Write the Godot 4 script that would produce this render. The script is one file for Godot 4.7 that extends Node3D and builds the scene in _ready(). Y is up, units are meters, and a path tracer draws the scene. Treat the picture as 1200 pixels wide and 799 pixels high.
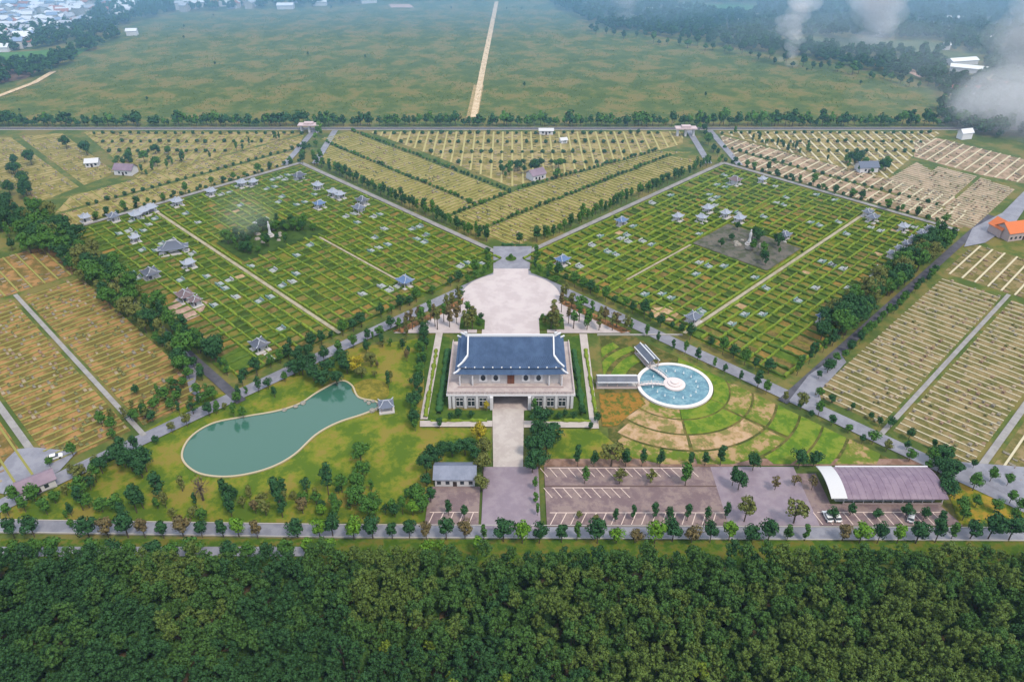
extends Node3D
# A memorial park seen from the air: two hedged burial gardens, a hall on the axis, a lake, a round pool, car parks and a rubber wood.

const FOCAL := 905.0
const PITCH := 33.1
const CAM_H := 165.0
const BASE := 0.70      # base colours below were read from a brighter print
const R2 := 0.70710678

var rng := RandomNumberGenerator.new()
var counts := {}
var mats := {}
var kinds := {}
var level := {}

# ------------------------------------------------------------------ placing
func px(x: float, y: float, h := 0.0) -> Vector3:      # photograph pixel -> point at height h
	var p := deg_to_rad(PITCH)
	var dx := (x - 600.0) / FOCAL
	var dy := -(y - 399.5) / FOCAL
	var d := Vector3(dx, -sin(p) + dy * cos(p), -cos(p) - dy * sin(p))
	var t := (h - CAM_H) / d.y
	return Vector3(d.x * t, h, d.z * t)

func ab(a: float, b: float, m := 1.0, h := 0.0) -> Vector3:   # the park's own diagonal grid; m = -1 mirrors it over the axis
	return Vector3(m * (a - b) * R2, h, -(a + b) * R2)

func v2(p: Vector3) -> Vector2:
	return Vector2(p.x, p.z)

func pxs(flat: Array) -> PackedVector2Array:
	var out := PackedVector2Array()
	for i in range(0, flat.size(), 2):
		out.append(v2(px(flat[i], flat[i + 1])))
	return out

func abs4(a0, a1, b0, b1, m) -> PackedVector2Array:
	return PackedVector2Array([v2(ab(a0, b0, m)), v2(ab(a1, b0, m)), v2(ab(a1, b1, m)), v2(ab(a0, b1, m))])

func abp(flat: Array, m) -> PackedVector2Array:
	var out := PackedVector2Array()
	for i in range(0, flat.size(), 2):
		out.append(v2(ab(flat[i], flat[i + 1], m)))
	return out

func rect(x0, x1, z0, z1) -> PackedVector2Array:
	return PackedVector2Array([Vector2(x0, z0), Vector2(x1, z0), Vector2(x1, z1), Vector2(x0, z1)])

func rnd(a: float, b: float) -> float:
	return rng.randf_range(a, b)

func smooth_loop(p: PackedVector2Array, n := 8) -> PackedVector2Array:
	var out := PackedVector2Array()
	var c := p.size()
	for i in c:
		for k in n:
			out.append(p[i].cubic_interpolate(p[(i + 1) % c], p[(i - 1 + c) % c], p[(i + 2) % c], float(k) / n))
	return out

func circle(c: Vector2, r: float, n := 48) -> PackedVector2Array:
	var out := PackedVector2Array()
	for i in n:
		out.append(c + Vector2(cos(TAU * i / n), sin(TAU * i / n)) * r)
	return out

# ------------------------------------------------------------------ naming
func numbered(n: String) -> String:
	counts[n] = counts.get(n, 0) + 1
	return n if counts[n] == 1 else "%s_%03d" % [n, counts[n] - 1]

func meta(o: Node, label: String, cat: String, group := "", kind := "") -> Node:
	if label: o.set_meta("label", label)
	if cat: o.set_meta("category", cat)
	if group: o.set_meta("group", group)
	if kind: o.set_meta("kind", kind)
	return o

func thing(called: String, label: String, cat: String, at := Vector3.ZERO, turn := 0.0, group := "") -> Node3D:
	var o := Node3D.new()
	o.name = numbered(called)
	add_child(o)
	o.position = at
	o.rotation.y = turn
	meta(o, label, cat, group)
	return o

func part(parent: Node, called: String, mesh: Mesh, m: Material) -> MeshInstance3D:
	var o := MeshInstance3D.new()
	o.name = called
	o.mesh = mesh
	o.material_override = m
	parent.add_child(o, true)
	return o

func top(called: String, mesh: Mesh, m: Material, label: String, cat: String, group := "", kind := "") -> MeshInstance3D:
	var o := MeshInstance3D.new()
	o.name = numbered(called)
	o.mesh = mesh
	o.material_override = m
	add_child(o)
	meta(o, label, cat, group, kind)
	return o

# ------------------------------------------------------------------ shapes
func begin() -> SurfaceTool:
	var st := SurfaceTool.new()
	st.begin(Mesh.PRIMITIVE_TRIANGLES)
	st.set_smooth_group(-1)
	return st

func done(st: SurfaceTool) -> ArrayMesh:
	st.generate_normals()
	return st.commit()

func tri(st: SurfaceTool, a: Vector3, b: Vector3, c: Vector3) -> void:
	st.add_vertex(a); st.add_vertex(b); st.add_vertex(c)

func quad(st: SurfaceTool, a: Vector3, b: Vector3, c: Vector3, d: Vector3) -> void:
	tri(st, a, b, c); tri(st, a, c, d)

func box(st: SurfaceTool, c: Vector3, s: Vector3, bs := Basis.IDENTITY) -> void:
	var h := s * 0.5
	for k in 3:
		for sg in [1.0, -1.0]:
			var n := Vector3.ZERO
			n[k] = sg
			var t1 := Vector3.ZERO
			t1[(k + 1) % 3] = 1.0
			var t2 := n.cross(t1)
			var o: Vector3 = n * h
			var a: Vector3 = t1 * h
			var b: Vector3 = t2 * h
			quad(st, c + bs * (o - a - b), c + bs * (o - a + b), c + bs * (o + a + b), c + bs * (o + a - b))

func bx(x0, x1, y0, y1, z0, z1) -> ArrayMesh:
	var st := begin()
	box(st, Vector3((x0 + x1) / 2.0, (y0 + y1) / 2.0, (z0 + z1) / 2.0), Vector3(x1 - x0, y1 - y0, z1 - z0))
	return done(st)

func bar(st: SurfaceTool, a: Vector3, b: Vector3, w: float, h: float) -> void:
	var d := b - a
	var f := d.normalized()
	var s := f.cross(Vector3.UP).normalized()
	var u := s.cross(f)
	box(st, (a + b) / 2.0, Vector3(d.length(), h, w), Basis(f, u, -f.cross(u) * -1.0))

func tube(st: SurfaceTool, a: Vector3, b: Vector3, r0: float, r1: float, n := 6) -> void:
	var f := (b - a).normalized()
	var s := f.cross(Vector3(0.3, 0.1, 1).normalized()).normalized()
	var u := f.cross(s)
	for i in n:
		var t0 := TAU * i / n
		var t1 := TAU * (i + 1) / n
		var d0 := s * cos(t0) + u * sin(t0)
		var d1 := s * cos(t1) + u * sin(t1)
		quad(st, a + d0 * r0, b + d0 * r1, b + d1 * r1, a + d1 * r0)

func lathe(st: SurfaceTool, c: Vector3, prof: Array, n := 24) -> void:     # prof: Vector2(radius, height) upwards
	for k in prof.size() - 1:
		var p: Vector2 = prof[k]
		var q: Vector2 = prof[k + 1]
		for i in n:
			var d0 := Vector3(cos(TAU * i / n), 0, sin(TAU * i / n))
			var d1 := Vector3(cos(TAU * (i + 1) / n), 0, sin(TAU * (i + 1) / n))
			quad(st, c + d0 * p.x + Vector3(0, p.y, 0), c + d0 * q.x + Vector3(0, q.y, 0), c + d1 * q.x + Vector3(0, q.y, 0), c + d1 * p.x + Vector3(0, p.y, 0))

func flat_mesh(polys: Array, y: float) -> ArrayMesh:
	var st := SurfaceTool.new()
	st.begin(Mesh.PRIMITIVE_TRIANGLES)
	st.set_normal(Vector3.UP)
	for poly in polys:
		var idx := Geometry2D.triangulate_polygon(poly)
		for i in range(0, idx.size(), 3):
			var a: Vector2 = poly[idx[i]]
			var b: Vector2 = poly[idx[i + 1]]
			var c: Vector2 = poly[idx[i + 2]]
			if (b - a).cross(c - a) < 0.0:
				var t := b
				b = c
				c = t
			for p in [a, b, c]:
				st.set_normal(Vector3.UP)
				st.add_vertex(Vector3(p.x, y, p.y))
	return st.commit()

const LAYERS := {0.02: 0.02, 0.03: 0.15, 0.035: 0.17, 0.04: 0.18, 0.06: 0.2, 0.1: 0.27, 0.16: 0.29, 0.2: 0.3, 0.21: 0.42, 0.22: 0.43, 0.24: 0.44, 0.3: 0.46}
func sheet(called: String, poly: PackedVector2Array, m: Material, layer: float, label: String, cat: String) -> MeshInstance3D:
	level[layer] = level.get(layer, 0) + 1
	return top(called, flat_mesh([poly], LAYERS[layer] + 0.002 * level[layer]), m, label, cat, "", "structure")

func band(pts: Array, w: float) -> PackedVector2Array:      # a strip of width w along a line
	var l := PackedVector2Array()
	var r := PackedVector2Array()
	for i in pts.size():
		var p: Vector2 = pts[i]
		var d: Vector2 = (pts[min(i + 1, pts.size() - 1)] - pts[max(i - 1, 0)]).normalized()
		var n := Vector2(-d.y, d.x) * w * 0.5
		l.append(p + n)
		r.append(p - n)
	r.reverse()
	l.append_array(r)
	return l

func wall_along(pts: Array, w: float, y0: float, y1: float) -> ArrayMesh:   # a low kerb or wall along a line
	var st := begin()
	for i in pts.size() - 1:
		var a: Vector2 = pts[i]
		var b: Vector2 = pts[i + 1]
		bar(st, Vector3(a.x, (y0 + y1) / 2, a.y), Vector3(b.x, (y0 + y1) / 2, b.y), w, y1 - y0)
	return done(st)

func rows_in(poly: PackedVector2Array, dir: Vector2, spacing: float, start := 0.5) -> Array:   # parallel segments inside a polygon
	var n := Vector2(-dir.y, dir.x)
	var lo := 1e9
	var hi := -1e9
	var l0 := 1e9
	var l1 := -1e9
	for p in poly:
		lo = minf(lo, p.dot(n)); hi = maxf(hi, p.dot(n))
		l0 = minf(l0, p.dot(dir)); l1 = maxf(l1, p.dot(dir))
	var out := []
	var t := lo + spacing * start
	while t < hi:
		var line := PackedVector2Array([n * t + dir * (l0 - 1), n * t + dir * (l1 + 1)])
		for s in Geometry2D.intersect_polyline_with_polygon(line, poly):
			if s[0].distance_to(s[-1]) > 2.0:
				out.append([s[0], s[-1]])
		t += spacing
	return out

# ------------------------------------------------------------------ materials
func lin(r: float, g: float, b: float) -> Color:
	return Color(r, g, b).linear_to_srgb()

func plain(key: String, c: Color, rough := 0.85, metal := 0.0) -> StandardMaterial3D:
	if not mats.has(key):
		var m := StandardMaterial3D.new()
		m.albedo_color = Color(c.r * BASE, c.g * BASE, c.b * BASE).linear_to_srgb()
		m.roughness = rough
		m.metallic_specular = 0.5 if rough < 0.65 else 0.2
		m.metallic = metal
		mats[key] = m
	return mats[key]

func ground(key: String, cols: Array, tile: float, feature: float, rough := 0.95, bump := 4.0, octaves := 6) -> StandardMaterial3D:
	# cols are linear base colours, spread over the noise; tile = metres per repeat, feature = metres of the largest patch
	if mats.has(key):
		return mats[key]
	var n := FastNoiseLite.new()
	n.seed = key.hash() % 10000
	n.noise_type = FastNoiseLite.TYPE_SIMPLEX
	n.fractal_octaves = octaves
	n.fractal_gain = 0.72
	var side := 1024 if tile >= 110.0 else 512
	n.frequency = tile / feature / side
	var g := Gradient.new()
	g.offsets = PackedFloat32Array()
	var off := PackedFloat32Array()
	var pc := PackedColorArray()
	for i in cols.size():
		off.append(0.34 + 0.32 * i / (cols.size() - 1.0))
		pc.append(Color(cols[i].r * BASE, cols[i].g * BASE, cols[i].b * BASE).linear_to_srgb())
	g.offsets = off
	g.colors = pc
	var t := NoiseTexture2D.new()
	t.width = side
	t.height = side
	t.seamless = true
	t.noise = n
	t.color_ramp = g
	var m := StandardMaterial3D.new()
	m.albedo_texture = t
	m.uv1_triplanar = true
	m.uv1_world_triplanar = true
	m.uv1_scale = Vector3.ONE / tile
	m.roughness = rough
	m.metallic_specular = 0.5 if rough < 0.6 else 0.12
	if bump > 0.0:
		m.heightmap_enabled = true
		m.heightmap_texture = relief()
		m.heightmap_scale = bump
	mats[key] = m
	return m

var relief_tex: NoiseTexture2D
func relief() -> NoiseTexture2D:
	if relief_tex == null:
		var n := FastNoiseLite.new()
		n.seed = 77
		n.frequency = 0.05
		n.fractal_octaves = 5
		relief_tex = NoiseTexture2D.new()
		relief_tex.width = 1024
		relief_tex.height = 1024
		relief_tex.seamless = true
		relief_tex.noise = n
	return relief_tex

func leafy(key: String, c: Color) -> StandardMaterial3D:
	if not mats.has(key):
		var m := StandardMaterial3D.new()
		m.albedo_color = c.linear_to_srgb()
		m.vertex_color_use_as_albedo = true
		m.roughness = 0.8
		m.metallic_specular = 0.2
		m.backlight_enabled = true
		m.backlight = Color(0.35, 0.4, 0.15)
		m.cull_mode = BaseMaterial3D.CULL_DISABLED
		mats[key] = m
	return mats[key]

const TONES := {
	"dark": Color(0.028, 0.082, 0.028), "mid": Color(0.055, 0.135, 0.024), "lime": Color(0.10, 0.21, 0.02), "olive": Color(0.12, 0.135, 0.036),
	"brown": Color(0.13, 0.105, 0.045), "yellow": Color(0.30, 0.25, 0.02), "wood_dark": Color(0.030, 0.080, 0.025), "wood_mid": Color(0.050, 0.108, 0.025),
	"wood_olive": Color(0.085, 0.130, 0.028), "wood_bright": Color(0.12, 0.17, 0.02), "hedge": Color(0.135, 0.190, 0.020), "hedge_dark": Color(0.064, 0.112, 0.018), "meadow": Color(0.14, 0.20, 0.05),
}
func tone(t: String) -> StandardMaterial3D:
	return leafy("leaf_" + t, TONES[t] * 0.88)

# ------------------------------------------------------------------ plants
func leaf(st: SurfaceTool, r: RandomNumberGenerator, p: Vector3, n: Vector3, s: float) -> void:
	var t := n.cross(Vector3(r.randf_range(-1, 1), r.randf_range(-1, 1), r.randf_range(-1, 1))).normalized()
	var b := n.cross(t)
	var k := r.randf_range(0.72, 1.28)
	var w := r.randf_range(-0.12, 0.12)
	st.set_color(Color(k * (1.0 + w), k, k * (1.0 - w)))
	var sn := (n + Vector3(r.randf_range(-0.5, 0.5), r.randf_range(-0.2, 0.6), r.randf_range(-0.5, 0.5))).normalized()
	st.set_normal(sn)
	var a1 := p - t * s * 0.5
	var a2 := p + b * s * 0.42 + n * s * 0.12
	var a3 := p + t * s * 0.5
	var a4 := p - b * s * 0.42 - n * s * 0.1
	for q in [a1, a2, a3, a1, a3, a4]:
		st.set_color(Color(k * (1.0 + w), k, k * (1.0 - w)))
		st.set_normal(sn)
		st.add_vertex(q)

func make_kind(kind: String, h: float, crown_y: float, cr: Vector3, lobes: int, lobe_r: float, per: int, size: float, variants: int, limbs := 5, trunk_r := 0.16) -> void:
	var list := []
	for v in variants:
		var r := RandomNumberGenerator.new()
		r.seed = (kind + str(v)).hash()
		var st := SurfaceTool.new()
		st.begin(Mesh.PRIMITIVE_TRIANGLES)
		var tk := begin()
		var lean := Vector3(r.randf_range(-0.25, 0.25), 0, r.randf_range(-0.25, 0.25))
		var fork := Vector3(0, maxf(crown_y - cr.y * 0.75, h * 0.18), 0) + lean * 0.5
		tube(tk, Vector3(0, -0.2, 0), fork, trunk_r, trunk_r * 0.75)
		tube(tk, fork, Vector3(0, crown_y + cr.y * 0.4, 0) + lean, trunk_r * 0.75, trunk_r * 0.2)
		for i in lobes:
			var dir := Vector3(r.randf_range(-1, 1), r.randf_range(-1, 1), r.randf_range(-1, 1))
			while dir.length() > 1.0 or dir.length() < 0.15:
				dir = Vector3(r.randf_range(-1, 1), r.randf_range(-1, 1), r.randf_range(-1, 1))
			if i == 0: dir = Vector3(0, 0.85, 0)
			var lr := lobe_r * r.randf_range(0.55, 1.4)
			var c := Vector3(0, crown_y, 0) + lean + dir * cr
			if i < limbs:
				tube(tk, fork.lerp(Vector3(0, crown_y, 0), r.randf() * 0.6), c, trunk_r * 0.5, trunk_r * 0.14, 5)
			for k in per:
				var n := Vector3(r.randfn(), r.randfn() * 0.9 + 0.15, r.randfn()).normalized()
				leaf(st, r, c + n * lr * r.randf_range(0.62, 1.08) * Vector3(1, 0.85, 1), n, size * r.randf_range(0.6, 1.35))
		list.append([done(tk), st.commit()])
	kinds[kind] = list

func make_plants() -> void:
	make_kind("round", 7.5, 4.7, Vector3(1.75, 1.9, 1.75), 17, 1.0, 62, 0.52, 6, 9)
	make_kind("slim", 9.0, 5.3, Vector3(1.05, 3.1, 1.05), 17, 0.85, 55, 0.52, 6, 8)
	make_kind("broad", 10.0, 6.2, Vector3(3.1, 2.4, 3.1), 26, 1.45, 75, 0.62, 5, 11, 0.26)
	make_kind("loose", 8.5, 5.0, Vector3(2.4, 2.3, 2.4), 22, 0.8, 26, 0.6, 3, 16, 0.2)
	make_kind("palm", 9.5, 6.6, Vector3(0.95, 2.6, 0.95), 13, 0.8, 34, 0.6, 3, 8, 0.2)
	make_kind("shrub", 1.6, 0.8, Vector3(0.5, 0.25, 0.5), 5, 0.7, 40, 0.42, 3, 3, 0.06)
	make_kind("wood", 11.0, 7.8, Vector3(1.75, 2.1, 1.75), 34, 0.55, 42, 0.36, 8, 8, 0.15)
	make_kind("bare", 7.0, 4.2, Vector3(2.4, 1.6, 2.4), 26, 0.7, 5, 0.4, 1, 26, 0.28)
	make_kind("far", 9.0, 5.0, Vector3(2.1, 1.8, 2.1), 8, 1.7, 26, 1.2, 4, 2, 0.2)

func tree(kind: String, tn: String, p: Vector3, s: float, label: String, group: String, called := "", cat := "tree") -> Node3D:
	if called == "":
		called = {"round": "round_tree", "slim": "slim_tree", "broad": "broad_tree", "loose": "open_crowned_tree", "palm": "tall_feathery_tree", "shrub": "clipped_shrub", "wood": "rubber_tree", "bare": "bare_tree", "far": "roadside_tree"}[kind]
	if cat == "tree" and kind in ["round", "slim", "broad"]: called = {"dark": "dark", "mid": "green", "lime": "lime_green", "olive": "olive", "brown": "brown", "yellow": "yellow"}[tn] + "_" + called
	var o := thing(called, label, cat, Vector3(p.x, 0, p.z), rnd(0, TAU), group)
	var w := s * rnd(0.9, 1.12)
	o.scale = Vector3(w * rnd(0.85, 1.15), s * rnd(0.85, 1.25), w)
	var v: Array = kinds[kind][rng.randi() % kinds[kind].size()]
	part(o, "trunk" if kind != "shrub" else "stem", v[0], plain("bark", Color(0.11, 0.085, 0.065)))
	part(o, "crown" if kind != "shrub" else "foliage", v[1], tone(tn))
	return o

func pick(weights: String) -> String:     # "dark dark mid" -> one of the words
	var w := weights.split(" ")
	return w[rng.randi() % w.size()]

func tree_line(kind: String, tones: String, a: Vector3, b: Vector3, gap: float, s: float, wob: float, label: String, group: String, called := "", cat := "tree") -> void:
	var n := maxi(1, int(a.distance_to(b) / gap))
	for i in n + 1:
		if rng.randf() < 0.06: continue
		var p := a.lerp(b, float(i) / n) + Vector3(rnd(-wob, wob), 0, rnd(-wob, wob))
		tree(kind, pick(tones), p, s * 1.25 * rnd(0.65, 1.3), label, group, called, cat)

func tree_px(kind: String, tn: String, flat: Array, s: float, label: String, group: String) -> void:     # flat: x, y of each trunk's foot in the photograph
	for i in range(0, flat.size(), 2):
		tree(kind, tn, px(flat[i], flat[i + 1]), s * 1.2 * rnd(0.85, 1.15), label, group)

func scatter(called: String, kind: String, tn: String, places: Array, label: String, cat: String) -> void:   # what nobody could count
	for v in kinds[kind].size():
		var mine := []
		for i in range(v, places.size(), kinds[kind].size()):
			mine.append(places[i])
		if mine.is_empty(): continue
		var mm := MultiMesh.new()
		mm.transform_format = MultiMesh.TRANSFORM_3D
		mm.mesh = kinds[kind][v][1]
		mm.instance_count = mine.size()
		for i in mine.size():
			mm.set_instance_transform(i, mine[i])
		var o := MultiMeshInstance3D.new()
		o.name = numbered(called)
		o.multimesh = mm
		o.material_override = tone(tn)
		add_child(o)
		meta(o, label, cat, called.replace("_", " ") + " mass", "stuff")

func stand(p: Vector3, s: float) -> Transform3D:
	return Transform3D(Basis(Vector3.UP, rnd(0, TAU)).scaled(Vector3(s, s * rnd(0.85, 1.2), s)), Vector3(p.x, 0, p.z))

func hedge_mesh(a: Vector2, b: Vector2, w: float, h: float) -> ArrayMesh:
	var st := SurfaceTool.new()
	st.begin(Mesh.PRIMITIVE_TRIANGLES)
	var d := (b - a)
	var n := maxi(1, int(d.length() / 1.0))
	var f := d.normalized()
	var s := Vector2(-f.y, f.x)
	var prev := []
	var thin := 1.0
	for i in n + 1:
		var c := a + d * (float(i) / n)
		if rng.randf() < 0.3: thin = rnd(0.5, 1.15)
		var ww := w * thin * rnd(0.75, 1.25) * 0.5
		var hh := h * thin * rnd(0.8, 1.2)
		var o := rnd(-0.12, 0.12)
		var ring := []
		for q in [[-1.0, 0.0], [-1.05, 0.7], [-0.55, 1.0], [0.5, 1.03], [1.05, 0.68], [1.0, 0.0]]:
			var e: Vector2 = c + s * (q[0] * ww + o)
			ring.append(Vector3(e.x, q[1] * hh * rnd(0.93, 1.07), e.y))
		if i > 0:
			var k := rnd(0.8, 1.2)
			for j in 5:
				st.set_color(Color(k * rnd(0.88, 1.12), k, k * rnd(0.85, 1.1)))
				st.set_smooth_group(-1)
				quad(st, prev[j], ring[j], ring[j + 1], prev[j + 1])
		prev = ring
	st.generate_normals()
	return st.commit()

func hedge(a: Vector2, b: Vector2, w: float, h: float, tn: String, label: String, group: String) -> void:
	top("cross_hedge" if group.begins_with("cross") else ("long_hedge" if group else "hedge"), hedge_mesh(a, b, w, h), tone(tn), label, "hedge", group)

# ------------------------------------------------------------------ buildings
func skirt_roof(st: SurfaceTool, c: Vector3, ix: float, iz: float, ox: float, oz: float, h1: float, h0: float, lift: float, bend := 1.5) -> void:
	# four concave slopes from an inner rectangle at height h1 to an outer one at h0, corners turned up
	var sides := [[Vector3(1, 0, 0), Vector3(0, 0, 1)], [Vector3(0, 0, -1), Vector3(1, 0, 0)], [Vector3(-1, 0, 0), Vector3(0, 0, -1)], [Vector3(0, 0, 1), Vector3(-1, 0, 0)]]
	for sd in sides:
		var tx: Vector3 = sd[0]
		var nz: Vector3 = sd[1]
		var it := ix if absf(tx.x) > 0.5 else iz
		var ot := ox if absf(tx.x) > 0.5 else oz
		var inn := iz if absf(tx.x) > 0.5 else ix
		var onn := oz if absf(tx.x) > 0.5 else ox
		var nt := 10
		var ns := 4
		for i in nt:
			for j in ns:
				var q := []
				for e in [[i, j], [i + 1, j], [i + 1, j + 1], [i, j + 1]]:
					var t: float = e[0] * 2.0 / nt - 1.0
					var s: float = e[1] / float(ns)
					var y: float = lerpf(h1, h0, 1.0 - pow(1.0 - s, bend)) + lift * pow(absf(t), 4.0) * s * s
					q.append(c + tx * t * lerpf(it, ot, s) + nz * lerpf(inn, onn, s) + Vector3(0, y, 0))
				quad(st, q[3], q[0], q[1], q[2])

func pavilion(p: Vector3, w: float, d: float, h: float, turn: float, roof: Material, post: Material, label: String, called := "memorial_pavilion", cat := "pavilion", walled := true) -> Node3D:
	var o := thing(called, label, cat, Vector3(p.x, 0, p.z), turn, "family pavilions in the burial gardens" if called == "memorial_pavilion" else "")
	part(o, "plinth", bx(-w * 0.62, w * 0.62, 0, 0.5, -d * 0.62, d * 0.62), plain("pale_stone", Color(0.5, 0.48, 0.47)))
	for sx in [-1, 1]:
		for sz in [-1, 1]:
			var st := begin()
			tube(st, Vector3(sx * w * 0.42, 0.5, sz * d * 0.42), Vector3(sx * w * 0.42, h, sz * d * 0.42), 0.16, 0.16)
			part(o, "column", done(st), post)
	if walled:
		part(o, "shrine", bx(-w * 0.3, w * 0.3, 0.5, h * 0.8, -d * 0.32, d * 0.1), post)
		part(o, "headstone", bx(-w * 0.18, w * 0.18, 0.5, 1.7, d * 0.2, d * 0.28), plain("grey_stone", Color(0.22, 0.22, 0.25)))
	var rs := begin()
	skirt_roof(rs, Vector3.ZERO, w * 0.2, d * 0.03, w * 0.62, d * 0.62, h + w * 0.32, h - 0.1, 0.5)
	var rf := part(o, "roof", done(rs), roof)
	var rg := begin()
	bar(rg, Vector3(-w * 0.22, h + w * 0.34, 0), Vector3(w * 0.22, h + w * 0.34, 0), 0.3, 0.35)
	for sx in [-1, 1]:
		for sz in [-1, 1]:
			bar(rg, Vector3(sx * w * 0.2, h + w * 0.32, sz * d * 0.03), Vector3(sx * w * 0.42, h + w * 0.08, sz * d * 0.34), 0.25, 0.22)
			bar(rg, Vector3(sx * w * 0.42, h + w * 0.08, sz * d * 0.34), Vector3(sx * w * 0.63, h + 0.45, sz * d * 0.63), 0.25, 0.22)
	part(rf, "ridge", done(rg), plain("ridge_grey", Color(0.40, 0.42, 0.47)))
	return o

func gable_house(p: Vector3, w: float, d: float, h: float, rh: float, turn: float, wall: Material, roof: Material, label: String, called: String, group := "", openings := true, cat := "house") -> Node3D:
	var o := thing(called, label, cat, Vector3(p.x, 0, p.z), turn, group)
	var st := begin()
	box(st, Vector3(0, h / 2, 0), Vector3(w, h, d))
	for sx in [-1.0, 1.0]:
		var a := Vector3(sx * w / 2, h, -d / 2)
		var b := Vector3(sx * w / 2, h + rh * 0.9, 0)
		var c := Vector3(sx * w / 2, h, d / 2)
		if sx > 0: tri(st, a, c, b)
		else: tri(st, a, b, c)
	part(o, "wall", done(st), wall)
	var rf := begin()
	var e := 0.6
	for sz in [-1.0, 1.0]:
		var dv := Vector3(0, -rh, sz * d / 2).normalized()
		var l := Vector2(rh, d / 2).length() + e
		bar_slab(rf, Vector3(0, h + rh, 0), dv, l, w + 2 * e, 0.18)
	part(o, "roof", done(rf), roof)
	if openings:
		part(o, "door", bx(-0.6, 0.6, 0, 2.1, d / 2, d / 2 + 0.06), plain("dark_wood", Color(0.05, 0.035, 0.03)))
		for k in maxi(1, int(w / 5.0)):
			for sx in [-1, 1]:
				var x: float = sx * (2.2 + k * 2.6)
				if absf(x) + 0.7 < w / 2:
					part(o, "window", bx(x - 0.6, x + 0.6, 1.0, 2.3, d / 2, d / 2 + 0.05), plain("dark_glass", Color(0.03, 0.04, 0.05), 0.2))
	return o

func bar_slab(st: SurfaceTool, ridge: Vector3, dv: Vector3, l: float, w: float, t: float) -> void:
	var n := Vector3(1, 0, 0).cross(dv).normalized()
	if n.y < 0: n = -n
	box(st, ridge + dv * l / 2 - n * t * 0.5 + Vector3(0, t * 0.5, 0), Vector3(w, l, t), Basis(Vector3(1, 0, 0), dv, Vector3(1, 0, 0).cross(dv)))

# ------------------------------------------------------------------ the burial gardens and the fields of rows
func field(called: String, poly: PackedVector2Array, base: Material, label: String, dir: Vector2, spacing: float, w: float, h: float, row_mat: Material, row_name: String, grave_cols: Array, grave_gap := 1.5, fill := 0.32) -> void:
	var f := sheet(called, poly, base, 0.02, label, "field")
	var rows := rows_in(poly, dir, spacing)
	for r in rows:
		part(f, row_name, wall_along(r, w, 0.0, h), row_mat)
	if grave_cols.is_empty(): return
	for ci in grave_cols.size():
		var places := []
		for r in rows:
			var a: Vector2 = r[0]
			var b: Vector2 = r[1]
			var n := int(a.distance_to(b) / grave_gap)
			var s := Vector2(-(b - a).normalized().y, (b - a).normalized().x)
			for k in n:
				if rng.randi() % grave_cols.size() != ci or rng.randf() > fill: continue
				var side := (spacing * 0.3) * (1.0 if k % 2 == 0 else -1.0)
				var p := a.lerp(b, (k + 0.5) / n) + s * side
				if not Geometry2D.is_point_in_polygon(p, poly): continue
				var sc := rnd(0.75, 1.15)
				places.append(Transform3D(Basis(Vector3.UP, -s.angle()).scaled_local(Vector3(sc, rnd(0.5, 1.4), sc)), Vector3(p.x, 0.0, p.y)))
		var mm := MultiMesh.new()
		mm.transform_format = MultiMesh.TRANSFORM_3D
		mm.mesh = grave_mesh()
		mm.instance_count = places.size()
		for i in places.size():
			mm.set_instance_transform(i, places[i])
		var o := MultiMeshInstance3D.new()
		o.name = "small_graves"
		o.multimesh = mm
		o.material_override = grave_cols[ci]
		f.add_child(o, true)
		o.set_meta("kind", "stuff")

var grave_shape: ArrayMesh
func grave_mesh() -> ArrayMesh:
	if grave_shape == null:
		var st := begin()
		box(st, Vector3(0, 0.17, 0), Vector3(1.9, 0.34, 0.95))
		box(st, Vector3(-0.85, 0.45, 0), Vector3(0.16, 0.6, 0.7))
		grave_shape = done(st)
	return grave_shape

func family_grave(p: Vector3, turn: float, pale: bool, group: String) -> void:
	var st1: Material = plain("grave_white", Color(0.42, 0.45, 0.43)) if pale else plain("grave_teal", Color(0.20, 0.32, 0.29))
	var o := thing("family_grave", ("white granite grave with low kerb and headstones in a hedged plot" if pale else "grey green granite grave with low kerb and headstones in a hedged plot"), "grave", p, turn, group + (" of white stone" if pale else " of grey green stone"))
	part(o, "slab", bx(-1.6, 1.6, 0.0, 0.3, -1.5, 1.5), st1)
	part(o, "back_wall", bx(-1.6, 1.6, 0.3, 1.1, -1.5, -1.2), st1)
	for sx in [-1, 1]:
		part(o, "headstone", bx(sx * 0.75 - 0.4, sx * 0.75 + 0.4, 0.3, 1.0, -0.9, -0.6), plain("grey_stone", Color(0.22, 0.22, 0.25)))
		part(o, "tomb", bx(sx * 0.75 - 0.5, sx * 0.75 + 0.5, 0.3, 0.6, -0.5, 1.2), plain("tomb_grey", Color(0.34, 0.37, 0.36)))

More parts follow.
